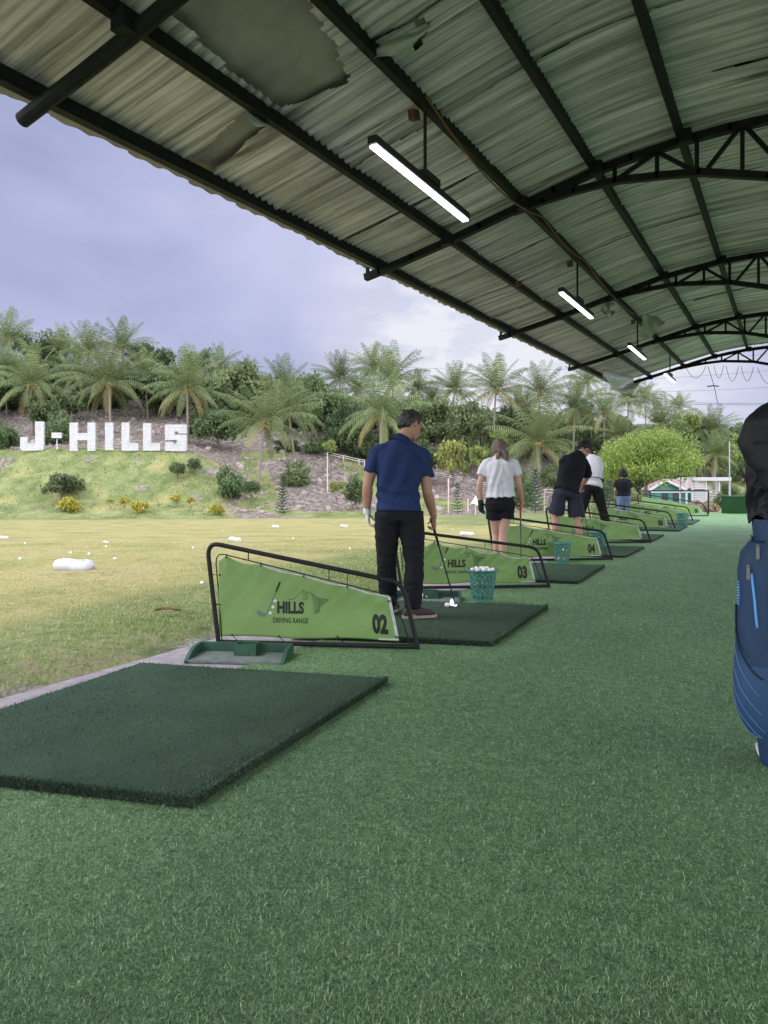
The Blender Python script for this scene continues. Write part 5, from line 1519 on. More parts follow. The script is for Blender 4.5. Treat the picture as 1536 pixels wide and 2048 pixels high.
# ================================================================== letters, rails, house, tower
def letter(px0, px1, pyt, pyb, polys, Z, ch, label):
    w = (px1 - px0) / FPX * Z; h = (pyb - pyt) / FPX * Z
    c = P(px0, pyb, Z); base = c.copy(); base.z -= .15
    t = thing('letter_' + ('dash' if ch == '-' else 'block'), label, 'sign letter', base, 'white block letters on the hill', YAW)
    b = MB()
    for poly in polys: b.prism([(x * w, .35 + 0, y * h + .15) for x, y in poly], (0, -.35, 0))
    b.build('face', M['white_block'], t)
    # the block joints, a shallow groove pattern of darker mortar
    if ch == '-':
        m_ = MB(); m_.tube([(w * .5, .2, 0.1), (w * .5, .2, -1.2)], .05, 6); m_.build('stand', M['white_paint'], t)
    return t
def block_mat():
    m = bpy.data.materials.new('white_blockwork'); m.use_nodes = True
    t = m.node_tree; L = t.links.new; b = t.nodes['Principled BSDF']; b.inputs['Roughness'].default_value = .85
    tc = t.nodes.new('ShaderNodeTexCoord'); mp_ = t.nodes.new('ShaderNodeMapping'); mp_.inputs['Rotation'].default_value = (pi / 2, 0, 0)
    br = t.nodes.new('ShaderNodeTexBrick'); br.inputs['Color1'].default_value = (.57, .57, .59, 1); br.inputs['Color2'].default_value = (.51, .52, .54, 1); br.inputs['Mortar'].default_value = (.43, .44, .46, 1)
    br.inputs['Scale'].default_value = 1.0; br.inputs['Brick Width'].default_value = .62; br.inputs['Row Height'].default_value = .42; br.inputs['Mortar Size'].default_value = .018
    n = t.nodes.new('ShaderNodeTexNoise'); n.inputs['Scale'].default_value = 1.6; n.inputs['Detail'].default_value = 7
    L(tc.outputs['Object'], mp_.inputs[0]); L(mp_.outputs[0], br.inputs[0]); L(tc.outputs['Object'], n.inputs[0])
    r = t.nodes.new('ShaderNodeMapRange'); r.inputs[1].default_value = .35; r.inputs[2].default_value = .6; r.inputs[3].default_value = .86; r.inputs[4].default_value = 1.0; L(n.outputs[0], r.inputs[0])
    mx = t.nodes.new('ShaderNodeMixRGB'); mx.blend_type = 'MULTIPLY'; mx.inputs[0].default_value = 1; L(br.outputs[0], mx.inputs[1]); L(r.outputs[0], mx.inputs[2]); L(mx.outputs[0], b.inputs['Base Color'])
    return m
M['white_block'] = block_mat()
R_ = lambda x0, y0, x1, y1: [(x0, y0), (x1, y0), (x1, y1), (x0, y1)]
S_poly = [(.04, 0), (.96, 0), (1, .03), (1, .62), (.45, .62), (.45, .74), (.62, .74), (.62, .66), (1, .66), (1, .97), (.96, 1), (.04, 1), (0, .97), (0, .42), (.55, .42), (.55, .27), (.40, .27), (.40, .34), (0, .34), (0, .03)]
LZ = 84.0
letter(40, 87, 843, 901, [[(.08, 0), (.94, 0), (1, .05), (1, 1), (.64, 1), (.64, .26), (.30, .26), (.30, .47), (0, .47), (0, .07)]], LZ, 'J', 'white block letter J at the left of the hill sign')
letter(103, 122, 865, 876, [R_(0, 0, 1, 1)], LZ, '-', 'short white dash between the letters J and H')
letter(139, 190, 845, 902, [[(0, 0), (.31, 0), (.31, .38), (.70, .38), (.70, 0), (1, 0), (1, 1), (.70, 1), (.70, .63), (.31, .63), (.31, 1), (0, 1)]], LZ, 'H', 'white block letter H, the widest of the hill sign')
letter(210, 226, 845, 900, [R_(0, 0, 1, 1)], LZ, 'I', 'white block letter I, a single upright slab')
letter(243, 276, 845, 901, [[(0, 0), (1, 0), (1, .27), (.45, .27), (.45, 1), (0, 1)]], LZ, 'L', 'white block letter L right after the letter I')
letter(286, 320, 846, 901, [[(0, 0), (1, 0), (1, .27), (.45, .27), (.45, 1), (0, 1)]], LZ, 'L', 'white block letter L right before the letter S')
letter(330, 373, 849, 902, [S_poly], LZ, 'S', 'white block letter S at the right end of the hill sign')

M['rail'] = mat('white_rail', (.70, .69, .70), .6)
M['rail_pink'] = mat('pale_post', (.62, .52, .48), .7)
def railing(pts, label, hpx=.52):
    t = thing('railing', label, 'railing', Vector((0, 0, 0)), 'white railings on the slope'); P3 = []
    for px, py in pts:
        Zr = find_Z(px, py, 72, 100); p = on_ground(px, Zr); p.z = EYE + (HY - py) / FPX * Zr; P3.append(p)
    t.location = P3[0]; o_ = P3[0]
    for p in P3:
        b = MB(); b.bar(p - o_ - Vector((0, 0, .9)), p - o_ + Vector((0, 0, hpx)), .09, .09, up=(1, 0, 0)); b.build('post', M['rail'], t)
    for h in (hpx - .04, hpx * .45):
        b = MB()
        for a, c in zip(P3[:-1], P3[1:]): b.bar(a - o_ + Vector((0, 0, h)), c - o_ + Vector((0, 0, h)), .055, .07)
        b.build('rail', M['rail'], t)
railing([(616, 904), (650, 911), (687, 919), (718, 926), (729, 928)], 'white railing left of the polo man, on the rocks')
railing([(745, 932), (790, 938), (838, 946), (868, 951), (900, 958), (923, 963)], 'white railing between the polo man and the woman')
railing([(944, 966), (962, 971), (1000, 979), (1040, 985)], 'white railing passing behind the woman')
railing([(1090, 990), (1110, 991), (1140, 994)], 'white railing left of the man in shorts', .75)
for k, (px, py, h, lb) in enumerate([(897, 1000, 42, 'tall pale post on the rocks between the polo man and the woman'), (1089, 1018, 30, 'pale post left of the man in shorts'), (936, 1016, 18, 'low pale post left of the gloved hand of the woman'), (655, 965, 60, 'thin pale post under the sapling')]):
    Zr = 71 if k != 3 else 80; p = on_ground(px, Zr); b = MB(); zt = EYE + (HY - (py - h)) / FPX * Zr; b.tube([(0, 0, -.3), (0, 0, zt - p.z)], .07, 8); b.ell((0, 0, zt - p.z), (.08, .08, .05), None, 8, 5)
    o = b.build('post', M['rail_pink']); o.location = p; prop(o, lb, 'post')
# white cloth cone by the low post
p = on_ground(950, 66); b = MB(); zt = EYE + (HY - 991) / FPX * 66 - p.z; zb2 = EYE + (HY - 1008) / FPX * 66 - p.z
vs = [(0.1, 0, zt)]; n = 10
for j in range(n): a = 2 * pi * j / n; vs.append((.42 * math.cos(a) - .05, .42 * math.sin(a), zb2 + .12 * math.sin(3 * a)))
b.add(vs, [(0, 1 + j, 1 + (j + 1) % n) for j in range(n)]); t = thing('parasol', 'small white folded parasol beyond the gloved hand of the woman', 'parasol', p)
b.build('canopy', M['white_paint'], t); b = MB(); b.tube([(.05, 0, 0), (.08, 0, zt)], .03, 6); b.build('pole', M['rail'], t)

# house and pergola beyond the aisle
def cwv(X, Z, h): return Vector((X * CS - Z * SN, X * SN + Z * CS, h))
HZ = 62.0
M['teal'] = mat('teal_wall', (.10, .27, .25), .8, var=.12, vscale=2); M['roof_red'] = mat('faded_red_roof', (.28, .19, .195), .8, var=.15, vscale=2); M['trim_white'] = mat('white_trim', (.52, .53, .57), .7)
M['window'] = mat('dark_window', (.02, .05, .05), .15, spec=.6)
hb = on_ground(1325, HZ); house = thing('house', 'small teal house with a faded red gable roof beyond the far dividers', 'house', hb, None, YAW)
def hp(px, py, dz=0.0): return ((px - 1325) / FPX * HZ, dz, EYE + (HY - py) / FPX * HZ - hb.z)
b = MB(); front = [hp(1301, 1015), hp(1362, 1015), hp(1362, 977), hp(1328, 963), hp(1301, 977)]; b.prism(front, (0, 1.6, 0)); b.build('wall', M['teal'], house)
b = MB(); b.box((hp(1388, 1000)[0], 1.6, (hp(1388, 1015)[2] + hp(1388, 978)[2]) / 2), (hp(1415, 0)[0] - hp(1362.5, 0)[0], 2.4, hp(0, 978)[2] - hp(0, 1015)[2])); b.build('side_wall', M['teal'], house)
b = MB()
eL, ap, eR = hp(1294, 981), hp(1327, 960.5), hp(1366, 979)
b.prism([(eL[0], -.5, eL[2]), (ap[0], -.5, ap[2]), (ap[0], -.5, ap[2] + .12), (eL[0], -.5, eL[2] + .12)], (0, 2.0, 0)); b.prism([(ap[0], -.5, ap[2]), (eR[0], -.5, eR[2]), (eR[0], -.5, eR[2] + .12), (ap[0], -.5, ap[2] + .12)], (0, 2.0, 0))
e2 = hp(1420, 979); b.add([(ap[0] + .05, .1, ap[2] + .13), (hp(1405, 0)[0], 2.2, ap[2] + .13), (e2[0], -.4, e2[2] + .05), (eR[0], -.45, eR[2] + .13)], [(0, 1, 2, 3)])
b.build('roof', M['roof_red'], house)
b = MB(); b.bar((eL[0], -.53, eL[2] + .02), (ap[0], -.53, ap[2] + .02), .06, .2); b.bar((ap[0], -.54, ap[2] + .02), (eR[0], -.54, eR[2] + .02), .06, .2); b.bar((eL[0], -.55, eL[2] - .1), (eR[0] + 2.2, -.55, eL[2] - .1), .06, .14); b.build('trim', M['trim_white'], house)
for px in (1330, 1352, 1385):
    b = MB(); x, _, z = hp(px, 995); b.box((x, -.02, z), (.55, .06, .8)); b.build('window', M['window'], house)
PZ = 50.0; pb = on_ground(1420, PZ); perg = thing('pergola', 'white slatted pergola beside the teal house', 'pergola', pb, None, YAW)
def pp(px, py): return ((px - 1420) / FPX * PZ, EYE + (HY - py) / FPX * PZ - pb.z)
x0, z0 = pp(1382, 954.5); x1, z1 = pp(1460, 961.5); b = MB(); b.box(((x0 + x1) / 2, 1.0, (z0 + z1) / 2), (x1 - x0, 2.4, z0 - z1)); b.build('roof_slab', M['trim_white'], perg)
for px in (1373, 1384, 1412, 1438, 1459):
    for y in (0.0, 2.0):
        if px == 1373 and y: continue
        x, zt = pp(px, 960.5 if px != 1373 else 957); b = MB(); b.bar((x, y, -.3), (x, y, zt - (.02 if px != 1373 else 0)), .10, .10, up=(1, 0, 0)); b.build('post', M['trim_white'], perg)
for (pa_, pb_, ys, dz_) in ((1386, 1411, (963, 967, 972, 977, 983, 988, 993, 998, 1003), 0.0), (1414, 1458, (982, 987, 992, 997, 1002), 1.9)):
    for yv in ys:
        xa, za = pp(pa_, yv); xb, _ = pp(pb_, yv); b = MB(); b.box(((xa + xb) / 2, dz_, za), (xb - xa, .03, .09)); b.build('slat', M['trim_white'], perg)
p = on_ground(1459, 44); b = MB(); b.tube([(0, 0, -.2), (0, 0, EYE + (HY - 883) / FPX * 44 - p.z)], .035, 8); b.lathe([(.001, .0), (.09, 0), (.09, .05), (.001, .05)], (0, 0, 0)); o = b.build('lamp_pole', mat('grey_pole', (.34, .38, .42), .6)); o.location = p; prop(o, 'slim pale pole standing left of the black jacket', 'pole')
# post behind the jacket, at the far end of the aisle
p = G(1540, 1030); b = MB(); b.box((0, 0, 1.85), (.16, .16, 3.7)); b.box((0, 0, .1), (.24, .24, .2)); o = b.build('post', mat('green_grey_post', (.10, .13, .11), .7)); o.location = p; prop(o, 'grey green post rising behind the black jacket', 'post')
# lattice tower and power lines
TW = 210.0; tb0 = on_ground(690, TW)
tower = thing('lattice_tower', 'faint lattice pylon standing behind the skyline palms', 'pylon', tb0, None, YAW); M['tower'] = mat('galvanised_tower', (.30, .32, .38), .7)
def tp(px, py): return Vector(((px - 690) / FPX * TW, 0, EYE + (HY - py) / FPX * TW - tb0.z))
b = MB()
for s in (-1, 1):
    for d in (-1, 1): b.bar(Vector((s * 1.6, d * 1.6, 0)), tp(690 + s * 3, 712) + Vector((0, d * .4, 0)), .13, .13)
for py in (722, 734, 748, 762, 780):
    w = 2 + (py - 712) * .13
    for d in (-.5, .5): b.bar(tp(690 - w, py) + Vector((0, d, 0)), tp(690 + w, py + 6) + Vector((0, d, 0)), .09, .09); b.bar(tp(690 + w, py) + Vector((0, d, 0)), tp(690 - w, py + 6) + Vector((0, d, 0)), .09, .09)
b.build('mast', M['tower'], tower)
b = MB(); b.bar(tp(655, 725), tp(727, 727), .18, .18); b.bar(tp(655, 725), tp(690, 718), .1, .1); b.bar(tp(727, 727), tp(690, 718), .1, .1); b.bar(tp(655, 725), tp(653, 708), .1, .1); b.bar(tp(727, 727), tp(728, 711), .1, .1); b.bar(tp(660, 741), tp(722, 742), .16, .16); b.build('crossarm', M['tower'], tower)
for k, (a, c, sag, rr_, lb) in enumerate([((727, 727, 210), (1600, 700, 150), 3.0, .035, 'uppermost power line running right from the pylon'), ((722, 742, 210), (1600, 735, 150), 3.0, .03, 'second power line running right from the pylon'), ((655, 741, 210), (560, 772, 260), 1.0, .03, 'short power line leaving the pylon to the left'), ((940, 758, 180), (1600, 770, 120), 2.0, .028, 'power line crossing low above the right palms'), ((1240, 800, 90), (1600, 806, 90), .2, .03, 'lowest power line, level across the sky left of the jacket'), ((1240, 803, 90), (1600, 809, 90), .2, .03, 'twin of the lowest power line, just beneath it')]):
    pa_, pc_ = P(*a), P(*c); b = MB(); pts = []
    for i in range(17): f = i / 16; q6 = pa_.lerp(pc_, f); q6.z -= sag * 4 * f * (1 - f); pts.append(q6)
    b.tube(pts, rr_, 5); prop(b.build('power_line', M['wire']), lb, 'power line', 'power lines in the sky')

# ---- markers and balls on the range
def tyre_marker(px, py, wpx, hpx, label, arch=.16):
    Zm = 30.0
    for i in range(500):
        Zm = 6 + i * .15
        if HY - (ground_z((px - CX) / FPX * Zm, Zm) - EYE) * FPX / Zm <= py: break
    p = on_ground(px, Zm); w = wpx / FPX * Zm; h = hpx / FPX * Zm
    t = thing('tyre_marker', label, 'marker', p, 'white half-buried tyres on the range', YAW)
    b = MB(); pts, rs = [], []
    for i in range(17):
        f = i / 16; e = (1 - abs(2 * f - 1) ** 7) ** (1 / 2.6); pts.append(((f - .5) * w, 0, h * .36 - .01 + .01 * math.sin(f * 7))); rs.append((max(.002, h * .85 * e), max(.002, h * .64 * e)))
    b.tube(pts, rs, 18, side=(0, 1, 0)); b.build('tyre', M['tyre'], t, True)
    for s in (-.35, .25):
        b = MB(); b.tube([(x * .86, s * h, z + h * .60) for x, _, z in pts[2:-2]], h * .035, 6); b.build('tread_rib', M['tyre'], t, True)
    return t
tyre_marker(148, 1139, 80, 22, 'largest white half-buried tyre on the grass, nearest the concrete')
tyre_marker(4, 1077, 26, 6, 'white tyre cut by the left edge')
tyre_marker(212, 1086, 12, 4, 'tiny white marker right of the largest tyre, further off')
tyre_marker(470, 1083, 26, 9, 'white tyre peeping over the top bar of divider 02')
tyre_marker(551, 1055, 15, 5, 'small distant white marker left of the polo man')
tyre_marker(688, 1054, 16, 5, 'small distant white marker just left of the polo man')
tyre_marker(934, 1072, 30, 9, 'white tyre on the grass between the polo man and the woman')
for k, (px, py) in enumerate([(141, 1108), (178, 1110), (212, 1096), (187, 1133), (404, 1170), (50, 1088), (386, 1098), (586, 1078), (700, 1100), (905, 1060), (890, 1050), (230, 1120), (40, 1120), (445, 1062)]):
    Zm = 8
    for i in range(600):
        Zm = 6 + i * .1
        if HY - (ground_z((px - CX) / FPX * Zm, Zm) - EYE) * FPX / Zm <= py: break
    p = on_ground(px, Zm); p.z += .018; ball(p, 'stray white golf ball lying on the open range grass', 'ball', 'stray balls on the range grass')
p = G(336, 1229, .0); b = MB(); vs = []
for i in range(9):
    f = i / 8; w = .035 * math.sin(pi * f) + .002; c = Vector(((f - .5) * .22, .02 * math.sin(f * 5), .035 + .008 * math.sin(f * 4)))
    vs += [c + Vector((0, -w, .012)), c, c + Vector((0, w, .015))]
b.add(vs, [(i * 3 + j, i * 3 + j + 1, i * 3 + j + 4, i * 3 + j + 3) for i in range(8) for j in range(2)])
o = b.build('dry_leaf', mat('dry_leaf', (.17, .07, .03), .8, var=.3), smooth=True); o.location = p; o.rotation_euler = (0, 0, YAW + .3); prop(o, 'brown dead leaf on the grass in front of divider 02', 'leaf')

# ================================================================== people
def remesh(mb, name, m, parent, voxel=.008, smooth=4, disp=None, sub=0):
    me = bpy.data.meshes.new(name); me.from_pydata(mb.v, [], mb.f); me.update()
    bm = bmesh.new(); bm.from_mesh(me); bmesh.ops.recalc_face_normals(bm, faces=bm.faces); bm.to_mesh(me); bm.free()
    o = bpy.data.objects.new(name, me); COL.objects.link(o)
    md = o.modifiers.new('r', 'REMESH'); md.mode = 'VOXEL'; md.voxel_size = voxel
    md = o.modifiers.new('s', 'SMOOTH'); md.factor = .5; md.iterations = smooth
    dg = bpy.context.evaluated_depsgraph_get(); me2 = bpy.data.meshes.new_from_object(o.evaluated_get(dg))
    o.modifiers.clear(); o.data = me2; bpy.data.meshes.remove(me); me2.name = name
    if disp:
        nn = [v.normal.copy() for v in me2.vertices]
        for v, nv_ in zip(me2.vertices, nn): v.co += nv_ * disp(v.co)
        me2.update()
    me2.materials.clear()
    for mm in (m if isinstance(m, (list, tuple)) else [m]): me2.materials.append(mm)
    me2.polygons.foreach_set('use_smooth', [True] * len(me2.polygons))
    if parent: o.parent = parent
    return o
def loft(mb, rings, n=20, pw=2.3):
    vs = []
    for c, sd_, fd, rx, ry in rings:
        for j in range(n):
            a = 2 * pi * j / n; ca, sa = math.cos(a), math.sin(a)
            vs.append(c + sd_ * rx * math.copysign(abs(ca) ** (2 / pw), ca) + fd * ry * math.copysign(abs(sa) ** (2 / pw), sa))
    k = len(rings)
    fs = [(i * n + j, i * n + (j + 1) % n, (i + 1) * n + (j + 1) % n, (i + 1) * n + j) for i in range(k - 1) for j in range(n)]
    fs += [tuple(reversed(range(n))), tuple((k - 1) * n + j for j in range(n))]
    mb.add(vs, fs)
def skin_mat(name, c):
    m = mat(name, c, .55, var=.10, vscale=14, bump=.08, bscale=220, spec=.35)
    m.node_tree.nodes['Principled BSDF'].inputs['Subsurface Weight'].default_value = .06
    m.node_tree.nodes['Principled BSDF'].inputs['Subsurface Radius'].default_value = (.02, .008, .005)
    return m
def cloth(name, c, weave=420, var=.08, rough=.85, **k):
    m = mat(name, c, rough, var=var, vscale=6, bump=.18, bscale=weave, spec=.2, **k)
    return m
def hair_mat(name, c, c2):
    return mat(name, c, .5, col2=c2, vscale=55, bump=.6, bscale=120, stretch=(1, 1, .22), spec=.35)

def limb(mb, pts, rs, n=14): mb.tube(pts, rs, n)
def seg(a, b, f): return a.lerp(b, f)
def hand(mb, w, d, palm_n, thumb_d, curl=.3, s=1.0, spread=.10):
    """w wrist, d direction of the palm, palm_n normal out of the palm, thumb_d side of the thumb"""
    d = d.normalized(); palm_n = (palm_n - d * palm_n.dot(d)).normalized(); sd_ = (thumb_d - d * thumb_d.dot(d) - palm_n * thumb_d.dot(palm_n)).normalized()
    loft(mb, [(w - d * .015 * s, sd_, palm_n, .027 * s, .020 * s), (w + d * .02 * s, sd_, palm_n, .031 * s, .019 * s), (w + d * .055 * s, sd_, palm_n, .040 * s, .0165 * s), (w + d * .088 * s, sd_, palm_n, .041 * s, .014 * s), (w + d * .098 * s, sd_, palm_n, .038 * s, .011 * s)], 14, 2.6)
    for i, (off, L_, r) in enumerate(((.030, .074, .0088), (.0105, .083, .0090), (-.0095, .077, .0086), (-.029, .060, .0078))):
        p = w + d * (.092 - abs(off) * .12) * s + sd_ * off * s; dd = (d + sd_ * spread * off / .03).normalized(); a = curl * (.55 + .1 * i); lens = (L_ * .44, L_ * .31, L_ * .25)
        ang = 0
        for k, l in enumerate(lens):
            ang += a * (1.0, 1.25, .9)[k]; v = dd * math.cos(ang) + palm_n * math.sin(ang); q_ = p + v * l * s
            mb.capsule(p, q_, r * s * (1 - .07 * k), r * s * (1 - .07 * (k + 1)), 10); p = q_
    p = w + d * .022 * s + sd_ * .026 * s; v = (d * .62 + sd_ * .70 + palm_n * (.20 + .3 * curl)).normalized(); q_ = p + v * .042 * s; mb.capsule(p, q_, .0135 * s, .011 * s, 10)
    v2 = (d * .9 + sd_ * (.35 - .5 * curl) + palm_n * (.2 + .6 * curl)).normalized(); r_ = q_ + v2 * .030 * s; mb.capsule(q_, r_, .0105 * s, .0095 * s, 10); v3 = (d * .95 + sd_ * (.1 - .6 * curl) + palm_n * (.2 + .7 * curl)).normalized(); mb.capsule(r_, r_ + v3 * .024 * s, .0095 * s, .0078 * s, 10)
def head_frame(fwd, up):
    f = fwd.normalized(); u = (up - f * up.dot(f)).normalized(); r = f.cross(u)
    return Matrix((r, f, u)).transposed()
def head(mb, c, MF, s=1.0):
    """c is the centre of the skull, eyes at the half height; x right, y towards the face, z up"""
    T_ = lambda x, y, z: c + MF @ Vector((x * s, y * s, z * s))
    rg = [(-.118, .052, .012, .018), (-.112, .046, .034, .030), (-.095, .024, .050, .062), (-.07, .012, .058, .080), (-.04, .004, .066, .092), (0, -.003, .073, .098), (.035, -.006, .077, .100), (.068, -.008, .074, .092), (.095, -.010, .060, .074), (.112, -.010, .038, .046), (.119, -.010, .012, .016)]
    R3 = MF.col[0].normalized() if False else MF @ Vector((1, 0, 0)); F3 = MF @ Vector((0, 1, 0))
    loft(mb, [(T_(0, y, z), R3, F3, rx * s, ry * s) for z, y, rx, ry in rg], 22, 2.15)
    mb.tube([T_(0, .088, .012), T_(0, .098, -.012), T_(0, .113, -.034), T_(0, .098, -.044)], [.009 * s, .011 * s, .015 * s, .012 * s], 10)     # nose
    mb.ell(T_(0, .093, -.066), (.024 * s, .010 * s, .006 * s), MF, 12, 6); mb.ell(T_(0, .091, -.077), (.021 * s, .010 * s, .007 * s), MF, 12, 6)   # lips
    mb.ell(T_(0, .082, -.105), (.020 * s, .014 * s, .013 * s), MF, 12, 6)
    for e in (-1, 1):
        mb.ell(T_(e * .034, .083, .028), (.024 * s, .012 * s, .008 * s), MF, 10, 6)        # brow
        ME = MF @ Matrix.Rotation(e * -.35, 3, 'Z') @ Matrix.Rotation(.12, 3, 'X')
        mb.ell(T_(e * .079, -.006, -.008), (.009 * s, .020 * s, .032 * s), ME, 12, 8); mb.tube([T_(e * .081, .006, -.03), T_(e * .089, -.014, -.012), T_(e * .089, -.022, .012), T_(e * .084, -.006, .024)], [.004 * s, .005 * s, .005 * s, .004 * s], 6)
def face_bits(c, MF, parent, s=1.0):
    T_ = lambda x, y, z: c + MF @ Vector((x * s, y * s, z * s))
    b = MB()
    for e in (-1, 1): b.ell(T_(e * .033, .083, .006), (.013 * s, .012 * s, .007 * s), MF, 10, 6)
    b.build('eyes', M['eye'], parent, True)
M['eye'] = mat('dark_eye', (.03, .02, .018), .2)
def hair(name, c, MF, m, parent, s=1.0, length=-.045, seed=1, rough_=.006, fringe=.045, vol=1.0, side_len=-.02):
    """a cap of hair: covers the skull down to `length` at the nape, open at the face"""
    b = MB(); nu, nv_ = 96, 48; vs = []
    for i in range(nv_ + 1):
        th = pi * i / nv_
        for j in range(nu):
            ph = 2 * pi * j / nu; d = Vector((math.sin(th) * math.sin(ph), math.sin(th) * math.cos(ph), math.cos(th)))
            face = max(0, d.y)
            x, y, z = d.x * .089 * vol, d.y * .116 * vol - .009, d.z * .134 * vol + .004
            lim = length + (side_len - length) * max(0, min(1, abs(d.x) * 1.1)) * (1 if d.y > -.35 else .3)
            if d.y > .25: lim = side_len + (fringe - side_len) * min(1, (d.y - .25) / .3)
            w = noise.noise((d.x * 14, d.y * 14, d.z * 5 + seed)); k = 1 + rough_ * 10 * w * .5 + rough_ * 6 * noise.noise((d.x * 5, d.y * 5, d.z * 5 + seed))
            f = 1.0
            if z < lim + .008 * w: f = max(.72, 1 - (lim - z) * 9)
            vs.append(c + MF @ (Vector((x, y, z)) * k * f * s))
    fs = [(i * nu + j, (i + 1) * nu + j, (i + 1) * nu + (j + 1) % nu, i * nu + (j + 1) % nu) for i in range(nv_) for j in range(nu)]
    b.add(vs, fs); return b.build(name, m, parent, True)
def shoe(mb, ankle, toe_dir, L_=.27, s=1.0, ground=None):
    d = Vector((toe_dir.x, toe_dir.y, 0)).normalized(); sd_ = d.cross(Vector((0, 0, 1))); U = Vector((0, 0, 1)); g0 = ground
    for f, w, h in ((0, 0, 0),): pass
    rg = []
    for f, w, h in ((-.08, .028, .05), (-.06, .034, .075), (0.0, .038, .088), (.06, .040, .078), (.11, .044, .058), (.15, .046, .045), (.18, .040, .036), (.20, .022, .026)):
        c = Vector((ankle.x, ankle.y, g0 + .016 + h * s / 2)) + d * f * s; rg.append((c, sd_, U, w * s, h * s / 2))
    loft(mb, rg, 16, 2.6)
    mb.tube([Vector((ankle.x, ankle.y, g0 + .06)), Vector((ankle.x, ankle.y, g0 + .11))], [.044 * s, .042 * s], 14)
def sole(mb, ankle, toe_dir, s=1.0, ground=0.0):
    d = Vector((toe_dir.x, toe_dir.y, 0)).normalized(); sd_ = d.cross(Vector((0, 0, 1))); o = [(-.088, .024), (-.06, .037), (0, .041), (.06, .043), (.11, .048), (.16, .047), (.195, .034), (.212, .012)]
    L1 = [Vector((ankle.x, ankle.y, ground)) + d * f * s + sd_ * w * s for f, w in o]; L2 = [Vector((ankle.x, ankle.y, ground)) + d * f * s - sd_ * w * s for f, w in reversed(o)]
    mb.prism(L1 + L2, (0, 0, .022 * s))

def torso_rings(J, infl, pel_w, waist_w, chest_w, from_f=-.13, to_f=1.0, hem_flare=0.0, neck_r=.062):
    """rings from the hip to the neck following pelvis -> chest -> neck base"""
    pel, che, nb = J['pelvis'], J['chest'], J['neck']; sh = (J['shR'] - J['shL']); Wsh = sh.length / 2; ss = sh.normalized(); sp_ = J['pel_side'].normalized(); shc = (J['shR'] + J['shL']) / 2
    axis = (che - pel).normalized(); rg = []
    tab = [(-.13, pel_w * .96, .115), (-.05, pel_w * 1.02, .125), (.08, pel_w, .122), (.30, waist_w, .105), (.55, (waist_w + chest_w) / 2, .115), (.80, chest_w, .125), (1.0, chest_w * 1.0, .125)]
    fs_ = [q_[0] for q_ in tab]
    for f, rx, ry in [(from_f, float(np.interp(from_f, fs_, [q_[1] for q_ in tab])), float(np.interp(from_f, fs_, [q_[2] for q_ in tab])))] + [q_ for q_ in tab if q_[0] > from_f + .03]:
        c = pel.lerp(che, f); k = max(0, min(1, f)); sd_ = sp_.lerp(ss, k).normalized(); t_ = axis; fd = t_.cross(sd_).normalized() * -1; sd_ = (sd_ - t_ * sd_.dot(t_)).normalized()
        fl = 1 + hem_flare * max(0, (.35 - f))
        rg.append((c, sd_, fd, (rx + infl) * fl, (ry + infl * .8) * fl))
    ax2 = (nb - che).normalized(); fd = ax2.cross(ss).normalized() * -1; s2 = (ss - ax2 * ss.dot(ax2)).normalized()
    c1 = che.lerp(shc, .5); rg.append((c1, s2, fd, max(chest_w, Wsh * .90) + infl, .120 + infl * .8))
    rg.append((shc - ax2 * .01, s2, fd, Wsh * .86 + infl * .6, .100 + infl * .6))
    rg.append((shc.lerp(nb, .4), s2, fd, Wsh * .62 + infl * .4, .082 + infl * .5)); rg.append((nb - ax2 * .015, s2, fd, neck_r + .026 + infl * .3, neck_r + .014 + infl * .3)); rg.append((nb + ax2 * .006, s2, fd, neck_r + .008 + infl * .3, neck_r + .004 + infl * .3))
    return rg
def folds(amp, fx_=1.0, seed=0, side=None, stretch=(9, 9, 5)):
    sx_, sy_, sz_ = stretch
    def f(co):
        a = noise.noise((co.x * sx_ + seed, co.y * sy_, co.z * sz_)); b = noise.noise((co.x * sx_ * 2.3, co.y * sy_ * 2.3 + seed, co.z * sz_ * 1.7))
        r_ = 1 - abs(a) * 2.2
        return amp * (r_ * .6 + b * .4)
    return f

